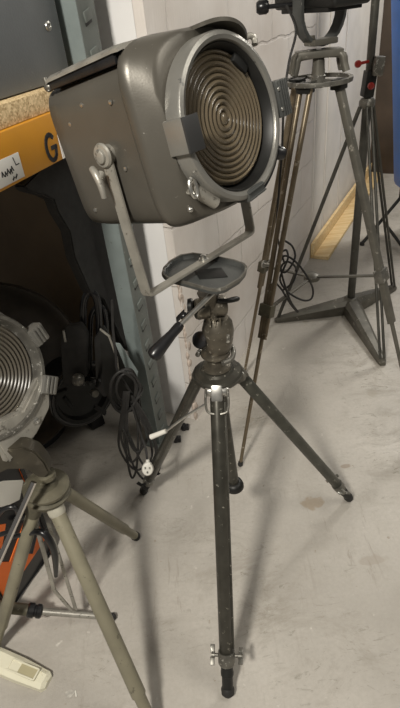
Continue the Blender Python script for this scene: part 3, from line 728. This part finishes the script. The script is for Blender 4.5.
for i, tp in enumerate(tips):
    d = (tp - SB).normalized(); sd = up.cross(d); a0 = SB + d * .03 + up * (CZ - .012)
    a1 = SB + d * ((tp - SB).length - .02) + up * .03
    b = MB()
    if i == 0: b.tube(a0, a1, .009, .009, 14)
    else:
        for k in (-1, 1): b.tube(a0 + sd * k * .010, a1 + sd * k * .010, .0065, .0065, 12)
    b.build('strut', STGD, SG)
kz = CZ + .06
b = MB(); b.box(SB + up * (kz + .015), (.022, .028, .050), cR, V((0, 1, 0)), bev=.006); b.build('clamp_body', DARK, SG)
b = MB(); b.box(SB + up * (kz + .085) + cR * .024 - V((0, .03, 0)), (.020, .018, .036), cR, V((0, 1, 0)), bev=.006); lab(b.build('clamp_pad', DSIL, SG), 'pale grey clamp block')
for (u, v) in ((358, 64), (371, 86)):
    p = Y(u, v, SB.y - .05); b = MB(); b.tube(p, V((SB.x, SB.y, p.z)), .006, .006, 10); b.lathe([(0, -.012), (.010, -.010), (.0145, 0), (.010, .010), (0, .012)], p, V((-.4, -1, 0)), 14); lab(b.build('clamp_knob', REDP, SG), 'red clamp knob')

# ------------------------------------------------------------------ blue case on a black folding stand, far right
BX = Z(372, 246)
f1 = Z(362, 245); f2 = Z(412, 262)
tg = thing('folding_stand', 'black folding stand legs under the blue case at the right edge', 'stand', f1)
hub = Y(402, 196, f1.y + .12)
b = MB(); b.tube(f1 + up * .012, hub, .011, .011, 14); b.build('leg', DARK, tg)
b = MB(); b.tube(f2 + up * .012, Y(384, 222, f1.y + .05), .010, .010, 14); b.build('leg', DARK, tg)
b = MB(); f3 = Z(430, 215); b.tube(f3 + up * .012, hub, .011, .011, 14); b.build('leg', DARK, tg)
for f in (f1, f2, f3):
    b = MB(); b.lathe([(0, 0), (.016, 0), (.014, .02), (0, .026)], V((f.x, f.y, 0)), up, 14); b.build('rubber_foot', RUB, tg)
b = MB(); b.tube(hub - up * .02, hub + up * .06, .02, .02, 18); b.build('hub', DARK, tg)
# the case
yb = f1.y + .10
p00 = Y(396, 190, yb); zb_ = p00.z
sdx = V((1, 0, 0)); LX = Y(393, 100, yb).x
tg = thing('blue_case', 'bright blue moulded case standing upright at the right edge of the picture', 'case', V((p00.x + .2, yb, hub.z + .06)))
zt_ = 1.75; zb_ = hub.z + .061
lean = V((.0, 0, 1)); hgt = zt_ - zb_
def cs(z, x0, r=.03):
    pts = []
    x1 = x0 + .42; y0 = yb - .09; y1 = yb + .09
    for cx, cy, a in ((x1 - r, y1 - r, 0), (x0 + r, y1 - r, 90), (x0 + r, y0 + r, 180), (x1 - r, y0 + r, 270)):
        for k in range(5): q = math.radians(a + 22.5 * k); pts.append(V((cx + r * math.cos(q), cy + r * math.sin(q), z)))
    return pts
x_b = Y(404, 180, yb - .09).x; x_t = Y(402, 0, yb - .09).x
def xz(z): k = (z - zb_) / (Y(391, 0, yb - .09).z - zb_); return x_b + (x_t - x_b) * k
b = MB(); b.loft([cs(zb_, xz(zb_) + .03, .03), cs(zb_ + .008, xz(zb_) + .012, .03), cs(zb_ + .03, xz(zb_), .03), cs(zt_ - .03, xz(zt_), .03), cs(zt_, xz(zt_) + .02, .03)]); b.build('shell', BLUE, tg, sharp=30)
b = MB(); b.box(V((xz(.9) + .25, yb - .092, .95)), (.10, .004, .02), bev=.003); b.build('carry_grip', BLK, tg)

# ------------------------------------------------------------------ left foreground tripod
T2 = Z(47, 490, .55); G2 = V((T2.x, T2.y, 0))
OT = thing('enamelled_tripod', 'low olive-beige enamelled tripod with round head, cut off at the lower left', 'tripod', G2)
b = MB(); b.lathe([(r * 1.2, h) for r, h in [(0, -.040), (.030, -.040), (.036, -.030), (.040, -.014), (.046, -.010), (.047, -.004), (.040, 0), (.040, .006), (.046, .010), (.046, .017), (.036, .022), (.026, .026), (.022, .034), (.012, .037), (0, .038)]], T2, up + cR * .1, 40)
b.build('tripod_head', OLIVD, OT)
fts = [Z(160, 742, .004), Z(137, 537, .004), Z(-6, 652, .004)]
for i, ft in enumerate(fts):
    d = ft - T2; d.z = 0; d.normalize(); sd = up.cross(d); top = T2 + d * (.022 if i == 0 else .034) - up * (.014 if i == 0 else .030); L = ft - top; ln = L.length; L.normalize()
    r = (.0185, .0165, .017)[i]
    b = MB(); b.lathe([(0, 0), (r * .9, 0), (r, .01), (r, ln * .8), (r * .8, ln * .81), (r * .8, ln - .02), (0, ln - .02)], top, L, 26); lg = b.build('leg', OLIV, OT)
    b = MB(); b.lathe([(0, -.004), (r * 1.1, -.004), (r * 1.18, .004), (r * 1.14, .034), (r, .040), (0, .04)], top, L, 26); lab(b.build('leg_collar', mat('pale_collar_enamel', (0.42, 0.40, 0.33), .4, .1, var=.15, vscale=30) if i == 0 else OLIVD, lg), 'collar joining the leg to the head')
    b = MB(); b.lathe([(0, 0), (r * .8, 0), (r * .95, .004), (r * .9, .018), (r * .5, .024), (0, .024)], ft - L * .024, L, 18); b.build('rubber_foot', RUB, lg)
    b = MB(); b.box(top + L * .005 + up * .008, (.016, .020, .014), d, sd, bev=.003); b.build('leg_hinge', OLIVD, OT)
# struts and levers under the head
b = MB(); b.strip([Y(34, 517, T2.y - .01), Y(46, 560, T2.y - .03), Y(54, 590, T2.y - .03), Y(73, 612, T2.y - .04)], cR, .012, .004, .0008); lab(b.build('brace_strip', HOUSL, OT), 'pale flat brace below the head')
b = MB(); b.strip([Y(48, 522, T2.y - .01), Y(62, 565, T2.y - .02), Y(76, 610, T2.y - .03)], cR, .010, .004, .0008); lab(b.build('brace_strip', HOUSL, OT), 'pale flat brace below the head')
b = MB(); b.path([Y(8, 538, T2.y - .02), Y(26, 534, T2.y - .03), Y(41, 532, T2.y - .04), Y(50, 541, T2.y - .05), Y(55, 556, T2.y - .05), Y(56, 576, T2.y - .05)], [.006, .006, .0085, .0095, .009, .005], 12, 5); b.build('curved_lever', BLK, OT)
b = MB(); b.path([Y(-6, 520, T2.y - .05), Y(4, 509, T2.y - .05), Y(16, 508, T2.y - .05), Y(18, 520, T2.y - .05), Y(10, 531, T2.y - .05), Y(-6, 536, T2.y - .05)], .006, 10, 4); b.build('cable_hook', BLK, OT)
b = MB(); r0 = Y(34, 482, T2.y - .055); r1 = Y(-6, 572, T2.y - .16); b.tube(r0, r1, .0068, .0068, 18); b.build('pan_handle', mat('chrome', (.75, .72, .70), .12, 1.0), OT)

# spotlight on it
RC2 = DP(-13, 378, 1.12); a2 = V((.80, -.55, .24)).normalized(); s2 = up.cross(a2).normalized(); t2 = a2.cross(s2)
if t2.z < 0: t2 = -t2
if s2.dot(cR) < 0: s2 = -s2
R2 = .140
def Q(s, a, t): return RC2 + s2 * s + a2 * a + t2 * t
SP = thing('spotlight', 'silver-rimmed spotlight with ringed lens, at the left edge above the low tripod', 'spotlight', T2 + up * .045); LENS2 = mat('grey_stepped_glass', (0.13, 0.115, 0.09), 0.3, 0, trans=0.4, ior=1.45)
def sq(a, hw, hh, ex=3, dt=0):
    out = []
    for k in range(40):
        q = 2 * PI * k / 40; c, s = math.cos(q), math.sin(q); out.append(Q(hw * math.copysign(abs(c) ** (2 / ex), c), a, dt + hh * math.copysign(abs(s) ** (2 / ex), s)))
    return out
b = MB(); b.loft([sq(-.32, .10, .10), sq(-.30, .125, .125), sq(-.06, .135, .135), sq(-.03, .138, .138), sq(-.025, .12, .12)]); b.build('housing', DSIL, SP, sharp=40)
b = MB(); b.lathe([(R2 - .004, -.022), (R2, -.018), (R2, .014), (R2 - .003, .018), (R2 - .010, .018), (R2 - .013, .012), (R2 - .018, -.010), (R2 - .018, -.022)], RC2, a2, 64, closed=True); b.build('lens_ring', DSIL, SP)
RL2 = .122; pf = [(0, .006)]
for i in range(13):
    r0 = RL2 * i / 13; r1 = RL2 * (i + 1) / 13; pf += [(r0 + (r1 - r0) * .35, .0056), (r0 + (r1 - r0) * .7, .004), (r1 - .0005, 0), (r1, .003 if i < 12 else 0)]
pf += [(RL2, -.004), (0, -.004)]
b = MB(); b.lathe(pf, RC2 - a2 * .012, a2, 80); b.build('lens', LENS2, SP, sharp=60)
b = MB(); pr2 = [(.112 * math.sin(PI / 2 * i / 10), -.075 * math.cos(PI / 2 * i / 10)) for i in range(11)]
b.lathe(pr2 + [(r * 1.03, h - .003) for r, h in pr2[::-1]], RC2 - a2 * .024, a2, 40); b.build('reflector', REFLG, SP)
for ang in (8, -40):
    q = math.radians(ang); rdv = s2 * math.cos(q) + t2 * math.sin(q); tg_ = -s2 * math.sin(q) + t2 * math.cos(q)
    b = MB(); c = RC2 + rdv * (R2 + .010) + a2 * .010; b.box(c, (.020, .022, .016), rdv, tg_, a2, bev=.004)
    for k in (-1, 0, 1): b.box(c + a2 * .016 + rdv * k * .010, (.0025, .020, .004), rdv, tg_, a2, bev=.001)
    b.build('frame_clip', RING, SP)
b = MB(); b.prism([Q(-.06, .012, -.085), Q(.03, .012, -.108), Q(.118, .012, -.062), Q(.132, .012, -.085), Q(.095, .012, -.150), Q(.03, .012, -.182), Q(-.06, .012, -.19)], a2 * -.09, .006); b.build('lower_front', HOUSL, SP)
b = MB(); b.lathe([(0, 0), (.008, 0), (.0075, .004), (.004, .005), (.004, .002), (0, .002)], Q(.045, .013, -.150), a2, 16); b.build('screw', SILV, SP)
# yoke arm down to the head
b = MB(); yb0 = T2 + up * .047
yn = V((cF.x, cF.y, 0)).normalized(); yP = T2 - yn * .02
b.prism([PL(u, v, yP, yn) for u, v in ((-40, 470), (-20, 452), (5, 450), (22, 448), (36, 453), (45, 463), (50, 473), (46, 478), (38, 478), (26, 470), (8, 470), (-12, 480), (-40, 510))], yn * .04, .004); b.build('yoke', mat('dark_bronze_casting', (.055, .048, .035), .4, .4, var=.3, vscale=25, wear=(.2, .18, .14), wscale=50, wth=.73), SP)
b = MB(); b.lathe([(0, -.006), (.022, -.006), (.022, .006), (.012, .010), (.011, .022), (0, .023)], yb0 + cR * .012 + up * .006, up, 24); b.build('yoke_bolt', OLIVD, SP)

# telescopic leg of a stand reaching in from the left
q0 = Z(112, 617, .012); q1 = Z(38, 611, .065); q2 = Z(-60, 600, .17)
t = thing('telescopic_leg', 'telescopic stand leg, dark tube with thin pale end, low at the left edge', 'stand leg', V((q0.x, q0.y, 0)))
b = MB(); b.tube(q0, q1, .0095, .0105, 18); b.build('inner_tube', HOUSL, t)
b = MB(); b.tube(q1 + (q2 - q1) * .05, q2, .0165, .0165, 22); b.build('outer_tube', OLIVD, t)
b = MB(); dd = (q2 - q1).normalized()
b.lathe([(0, 0), (.016, 0), (.020, .004), (.020, .014), (.017, .017), (.017, .021), (.021, .024), (.021, .038), (.017, .042), (0, .042)], q1 - dd * .012, dd, 26); b.build('clamp_collar', BLK, t)
b = MB(); b.ball(q0, .0125, n=16); b.build('end_cap', RUB, t)

# cream plastic piece on the floor
k0 = Z(43, 695); k1 = Z(-30, 664); kd = (k1 - k0).normalized(); kn_ = V((-kd.y, kd.x, 0))
if kn_.y < 0: kn_ = -kn_
t = thing('plastic_cover', 'cream plastic cover with a recess, lying on the floor in the lower left corner', 'cover', k0)
L_ = .18
def cr(x, w0, w1, h): c = k0 + kd * x; return [c + kn_ * w0, c + kn_ * w1, c + kn_ * w1 + up * h * .7, c + kn_ * (w1 - .012) + up * h, c + kn_ * (w0 + .012) + up * h, c + kn_ * w0 + up * h * .7]
b = MB(); b.loft([cr(.0, .014, .046, .014), cr(.008, .004, .052, .024), cr(.09, .0, .058, .032), cr(L_, 0, .06, .034)]); b.build('shell', CREAM, t, sharp=28)
b = MB(); c = k0 + kd * .075 + kn_ * .028 + up * .0315
for sg in (-1, 1): b.box(c + kn_ * sg * .014, (.045, .0022, .003), kd, kn_, bev=.001); b.box(c + kd * sg * .044, (.0022, .014, .003), kd, kn_, bev=.001)
b.build('recess_rim', CREAM, t)
b = MB(); b.box(c - up * .001, (.042, .012, .0012), kd, kn_); b.build('recess_floor', mat('shaded_recess_plastic', (.42, .38, .24), .5), t)  # darker cream plate paints in the shade of the recess

# orange and black case behind the low tripod
e0 = Z(58, 548); e1 = Z(14, 612); ed = (e1 - e0).normalized(); en = V((ed.y, -ed.x, 0))
if en.x > 0: en = -en
hz = .5; lo, hi = 0, 1.0
for _ in range(40):
    mz = (lo + hi) / 2
    if proj(e0 + up * mz)[1] > 428: lo = mz
    else: hi = mz
hz = lo; print('orange h', hz)
t = thing('tool_case', 'black and orange case with a white panel standing behind the low olive tripod', 'case', e0)
Lx = .25
b = MB(); b.box(e0 + ed * Lx / 2 + en * .11 + up * hz / 2, (Lx / 2 - .008, .10, hz / 2 - .004), ed, en, bev=.01); b.build('shell', BLK, t)
for pts in (((24, 524), (38, 524), (46, 538), (18, 580), (2, 604), (-20, 640), (-30, 580), (10, 562)), ((26, 433), (46, 430), (51, 452), (40, 452), (24, 442)), ((-20, 528), (6, 524), (2, 548), (-20, 556))):
    q = []
    for u, v in pts:
        p = PL(u, v, e0 + en * .007, en); r_ = min(max((p - e0).dot(ed), .014), Lx - .014)
        p = e0 + en * .007 + ed * r_ + up * min(max(p.z, .014), hz - .006)
        if not q or (p - q[-1]).length > .012: q.append(p)
    b = MB(); b.prism(q, en * .006, 0); lab(b.build('panel', ORNG, t), 'orange panel')
b = MB()
b.path([e0 + ed * .006 + en * .012 + up * .01, e0 + ed * Lx + en * .012 + up * .01, e0 + ed * Lx + en * .012 + up * hz, e0 + ed * .006 + en * .012 + up * hz], .010, 10, 1, closed=True)
b.path([e0 + ed * .004 + en * .20 + up * .01, e0 + ed * .004 + en * .20 + up * hz, e0 + ed * .006 + en * .012 + up * hz], .010, 10, 1)
b.path([e0 + ed * .10 + en * .002 + up * hz * .20, e0 + ed * .03 + en * 0 + up * hz * .36, e0 + ed * .10 + up * hz * .50], .008, 8, 4)
b.build('edging', BLK, t)
b = MB(); b.prism([PL(u, v, e0 + en * .007, en) for u, v in ((-25, 490), (4, 481), (24, 480), (20, 500), (8, 506), (-25, 512))], en * .008, .002); lab(b.build('panel', WPL, t), 'white panel on the case side')

# ------------------------------------------------------------------ dark kit stored under the racking
# broad round flood lamp: only its rim and drum catch the light
fc = DP(-4, 374, 1.98); fa = V((.45, -.75, .30)).normalized()
t = thing('drum_floodlight', 'large round dark grey floodlight drum in the shadow under the shelf, left edge', 'floodlight', V((fc.x, fc.y, 0)))
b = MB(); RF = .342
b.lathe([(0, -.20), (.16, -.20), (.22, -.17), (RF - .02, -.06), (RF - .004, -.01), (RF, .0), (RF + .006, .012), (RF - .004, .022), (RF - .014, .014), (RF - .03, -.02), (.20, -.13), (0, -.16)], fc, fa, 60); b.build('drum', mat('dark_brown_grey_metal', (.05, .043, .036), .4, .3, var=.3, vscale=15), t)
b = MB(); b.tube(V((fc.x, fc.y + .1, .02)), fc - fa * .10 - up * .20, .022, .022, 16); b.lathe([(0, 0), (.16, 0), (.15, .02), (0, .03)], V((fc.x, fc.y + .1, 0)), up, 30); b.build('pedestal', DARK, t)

# black spotlight on the floor
bc = Y(82, 393, 1.60); ba = V((.55, -.75, .12)).normalized(); bs = up.cross(ba).normalized()
t = thing('black_spotlight', 'gloss black spotlight with barn doors on the floor under the shelf, left of the upright', 'spotlight', V((bc.x, bc.y, 0))); bspot = t
rb = bc.z - .02
b = MB(); b.lathe([(0, -.20), (.07, -.20), (.10, -.17), (.115, -.05), (.125, -.04), (.13, .0), (.125, .01), (.108, .012), (.100, -.01), (.0, -.03)], bc, ba, 44); b.build('housing', DARK, t)
b = MB(); b.path([bc + bs * .13 * math.cos(k) + up * .13 * math.sin(k) + ba * .014 for k in [i * PI / 8 for i in range(16)]], .012, 10, 2, closed=True); b.build('front_rim', BLKM, t)
b = MB(); b.lathe([(0, 0), (.022, 0), (.024, .006), (.020, .020), (.012, .026), (0, .027)], Y(77, 379, bc.y - .12), ba, 20)
b.build('knob', DSIL, t)
b = MB(); b.lathe([(0, 0), (.014, 0), (.014, .02), (0, .021)], Y(93, 392, bc.y - .12), ba, 18); b.build('knob', DSIL, t)
for pts, mt_ in ((((60, 340), (66, 326), (80, 324), (87, 334), (87, 376), (78, 384), (63, 386)), RUB), (((94, 338), (100, 330), (108, 338), (112, 392), (104, 398), (96, 388)), BLK)):
    b = MB(); b.prism([Y(u, v, bc.y - .10) for u, v in pts], V((.006, .02, 0)), .003); b.build('barn_door', mt_, t)
b = MB(); b.box(Y(64.5, 336, bc.y - .107), (.0035, .004, .022), cR, V((0, 1, 0)), bev=.001); lab(b.build('edge_highlight', SILV, t), 'bright strip drawn as the highlight on the panel edge')  # silver highlight of the black panel, built as a bright strip
print('bc', bc)
yl = bc.y - .06
b = MB(); b.path([Y(83, 384, yl), Y(83, 330, yl), Y(84, 302, yl), Y(90, 291, yl), Y(97, 300, yl), Y(99, 322, yl), Y(101, 380, yl)], .012, 14, 5)
b.path([Y(90, 384, yl + .02), Y(90, 336, yl + .02), Y(92, 314, yl + .02), Y(100, 306, yl + .02), Y(106, 322, yl + .02), Y(107, 380, yl + .02)], .009, 12, 5)
b.box(Y(95, 376, yl + .01), (.045, .025, .014), cR, V((0, 1, 0)), bev=.004)
b.build('carry_yoke', BLKM, t)
b = MB(); b.box(V((bc.x - .02, bc.y + .13, bc.z / 2 - .03)), (.03, .03, bc.z / 2 - .031), bs, ba, bev=.004); b.build('base_rail', BLK, t)
for k, (u, v) in enumerate(((68, 402), (100, 410), (60, 392))):
    b = MB(); p = Y(u, v, bc.y - .10); b.box(p, (.006, .010, .026), cR * (.9 - .5 * k) + up * .4, V((0, 1, 0)), bev=.002); b.build('door_hinge', DARK, t)
# black leaning arm below the beam
def outl(pts, y, n=None): return [Y(u, v, y) for u, v in pts]
b = MB(); b.prism([PL(u, v, B0 - rn * .10, rn) for u, v in ((24, 186), (60, 150), (84, 160), (104, 214), (112, 262), (134, 352), (124, 346), (104, 300), (90, 292), (75, 258), (70, 232), (58, 212), (54, 200), (46, 196), (28, 191))], rn * -.035, .004)
tag(b.build('truss_bracket', RUB, None, off=PL(74, 258, B0 - rn * .10, rn)), 'long black metal arm hanging below the orange-yellow beam, in shadow', 'bracket')
# barn-door leaf leaning by the upright, with pale edges
b = MB(); b.prism([Y(u, v, 1.44) for u, v in ((99, 330), (104, 326), (138, 384), (142, 410), (120, 414), (104, 392))], V((0, .010, 0)), .002)
t = b.build('barn_door', DARK, bspot)
b = MB(); b.tube(Y(100, 380, 1.445), Y(97, 386, bc.y - .09), .006, .006, 10); b.build('door_arm', DARK, bspot)
b = MB(); b.strip([Y(100, 329, 1.435), Y(109, 336, 1.435), Y(117, 358, 1.435), Y(119, 376, 1.435)], V((0, 1, 0)), .006, .006, .001); lab(b.build('edge_strip', HOUSL, t), 'pale bent edge strip')
b = MB(); b.prism([Y(u, v, 1.428) for u, v in ((115, 343), (120, 344), (138, 372), (137, 385), (127, 372))], V((0, .005, 0)), .001); lab(b.build('corner_plate', TEAL, t), 'pale corner plate')

# cable bundle by the upright
yc = 1.34; random.seed(3); pts = []
def loop(cx, cy, rx, ry, n, y, k=0.0):
    return [Y(cx + rx * math.cos(2 * PI * i / n + k) + random.uniform(-1.5, 1.5), cy + ry * math.sin(2 * PI * i / n + k) + random.uniform(-1.5, 1.5), y + .012 * math.sin(i)) for i in range(n)]
seq = [Y(112, 300, yc + .05), Y(113, 330, yc + .04), Y(116, 356, yc + .02), Y(118, 372, yc)]
for j in range(5): seq += loop(126 + random.uniform(-3, 3), 390 + random.uniform(-3, 3), 16 + random.uniform(-5, 3), 17 + random.uniform(-5, 4), 9, yc - .01 * j, random.random())
b = MB(); b.path(seq, .0042, 8, 4)
for j, (xa, xb, yy) in enumerate(((122, 141, 462), (127, 137, 478), (120, 152, 470), (131, 160, 480), (125, 148, 452), (134, 156, 466))):
    b.path([Y(124 + j, 392, yc - .03), Y((124 + xa) / 2 - 2, 425, yc - .04), Y(xa, yy - 20, yc - .045), Y((xa + xb) / 2, yy, yc - .05), Y(xb, yy - 14, yc - .045), Y((xb + 130) / 2 + 4, 424, yc - .04), Y(132, 396, yc - .03)], .0040, 8, 5)
b.path([Y(132, 405, yc - .04), Y(140, 432, yc - .06), Y(146, 450, yc - .09), Y(147, 462, 1.22)], .0040, 8, 5)
cbn = thing('flex_bundle', 'coiled black flex bundle with a white plug hanging beside the rack upright', 'cable', Y(126, 390, yc))
b.build('flex', RUB, cbn)
pc_ = Y(148, 468, 1.215 - yc + yc)
b = MB(); pd = -cF; b.lathe([(0, 0), (.018, .0), (.021, .004), (.021, .014), (.018, .019), (.008, .021), (0, .021)], pc_, pd, 28, squash=(cR, .92, 1.1)); b.lathe([(0, 0), (.007, 0), (.006, .012), (0, .012)], pc_ + cU * .018 + pd * .010, cU, 14)
pl_ = b.build('plug', WPL, cbn); lab(pl_, 'white mains plug')
for x, y in ((0, -9), (-7, 5), (7, 5)):
    b = MB(); b.box(pc_ + cR * x * .001 + cU * y * .001 + pd * .0235, (.0018, .0030, .0035), cR, cU); b.build('pin', DSIL, pl_)

# two small rubber pieces on the floor at the foot of the wall
for (u, v, lbl) in ((184, 429, 'small black rubber block on the floor, the one nearer the wall corner'), (176, 441, 'small black rubber block on the floor, the one nearer the coiled flex')):
    p = Z(u, v); b = MB(); b.lathe([(0, 0), (.013, 0), (.0145, .004), (.0135, .022), (.010, .026), (0, .026)], p, up, 22); b.box(p + up * .012 + cR * .012, (.010, .012, .010), cR, V((0, 1, 0)), bev=.003)
    tag(b.build('rubber_block', BLK, None, off=p), lbl, 'rubber block', 'rubber blocks on the floor')
# paint chips on the floor
p = Z(70, 694); b = MB(); b.prism([p + V((.012 * math.cos(a) * (1 + .3 * math.sin(3 * a)), .010 * math.sin(a), .0004)) for a in [i * PI / 6 for i in range(12)]], V((0, 0, .0012)))
tag(b.build('paint_flake', mat('grey_flake', (.40, .38, .34), .6, var=.3, vscale=80), None, off=p), 'grey paint flake on the floor beside the cream cover', 'paint flake')
p = Z(76, 694); b = MB(); b.box(p + up * .0015, (.0018, .008, .0013), V((1, .3, 0)), V((-.3, 1, 0)), bev=.0004)
tag(b.build('white_chip', WPL, None, off=p), 'thin white sliver on the floor right of the grey flake', 'chip')

# floor stains (fixed spots in the concrete)
N, L = nodes(FLOOR); bsdf = N['Principled BSDF']; src = bsdf.inputs['Base Color'].links[0].from_socket; tcn = N['Texture Coordinate']
nz = N.new('ShaderNodeTexNoise'); nz.inputs['Scale'].default_value = 45; nz.inputs['Detail'].default_value = 5
L.new(tcn.outputs['Object'], nz.inputs['Vector'])
for (u, v, rad, colr, amt, sx) in ((312, 503, .030, (.30, .24, .17, 1), .75, 1.6), (306, 322, .02, (.3, .27, .22, 1), .5, 1), (372, 393, .03, (.32, .29, .24, 1), .5, 1), (346, 466, .012, (.25, .2, .15, 1), .7, 2), (372, 560, .02, (.32, .28, .23, 1), .5, 3), (250, 420, .02, (.3, .26, .2, 1), .5, 1)):
    p = Z(u, v)
    mp = N.new('ShaderNodeVectorMath'); mp.operation = 'SUBTRACT'; mp.inputs[1].default_value = (p.x, p.y, 0); L.new(tcn.outputs['Object'], mp.inputs[0])
    ms = N.new('ShaderNodeVectorMath'); ms.operation = 'MULTIPLY'; ms.inputs[1].default_value = (1 / (rad * sx), 1 / rad, 0); L.new(mp.outputs[0], ms.inputs[0])
    ln = N.new('ShaderNodeVectorMath'); ln.operation = 'LENGTH'; L.new(ms.outputs[0], ln.inputs[0])
    ad = N.new('ShaderNodeMath'); ad.operation = 'MULTIPLY_ADD'; ad.inputs[1].default_value = 1.6; L.new(nz.outputs['Fac'], ad.inputs[0]); L.new(ln.outputs['Value'], ad.inputs[2])
    mr = N.new('ShaderNodeMapRange'); mr.inputs[1].default_value = 1.45; mr.inputs[2].default_value = 1.75; mr.inputs[3].default_value = amt; mr.inputs[4].default_value = 0; L.new(ad.outputs[0], mr.inputs[0])
    mx = N.new('ShaderNodeMixRGB'); L.new(mr.outputs[0], mx.inputs['Fac']); L.new(src, mx.inputs['Color1']); mx.inputs['Color2'].default_value = colr; src = mx.outputs['Color']
L.new(src, bsdf.inputs['Base Color'])

# ------------------------------------------------------------------ light: two ceiling lamps, a side area light and the room's soft ambient
def area(name, loc, tgt, size, sy, power, col):
    l = bpy.data.lights.new(name, 'AREA'); l.shape = 'RECTANGLE'; l.size = size; l.size_y = sy; l.energy = power; l.color = col
    o = bpy.data.objects.new(name, l); COL.objects.link(o); o.location = loc
    o.rotation_euler = (V(tgt) - V(loc)).to_track_quat('-Z', 'Y').to_euler(); return o
area('ceiling_lamp_front', (-.85, -.8, 2.75), (.1, 1.2, .4), .32, .32, 90, (1.0, .95, .86))
area('ceiling_lamp_back', (2.6, 3.9, 2.8), (.7, 1.8, .2), .55, .55, 54, (1.0, .96, .88))
area('side_area_light', (1.8, .6, 2.8), (.9, 1.2, 0), 1.0, 1.0, 24, (1.0, .95, .86))  # broad area light above the right side, aimed at the floor
w = bpy.data.worlds.new('world'); scene.world = w; w.use_nodes = True
w.node_tree.nodes['Background'].inputs['Color'].default_value = (1.0, .96, .88, 1); w.node_tree.nodes['Background'].inputs['Strength'].default_value = .115

scene.view_settings.view_transform = 'Standard'; scene.view_settings.look = 'None'
scene.view_settings.exposure = 0.0; scene.view_settings.gamma = 1.0; scene.view_settings.use_curve_mapping = False
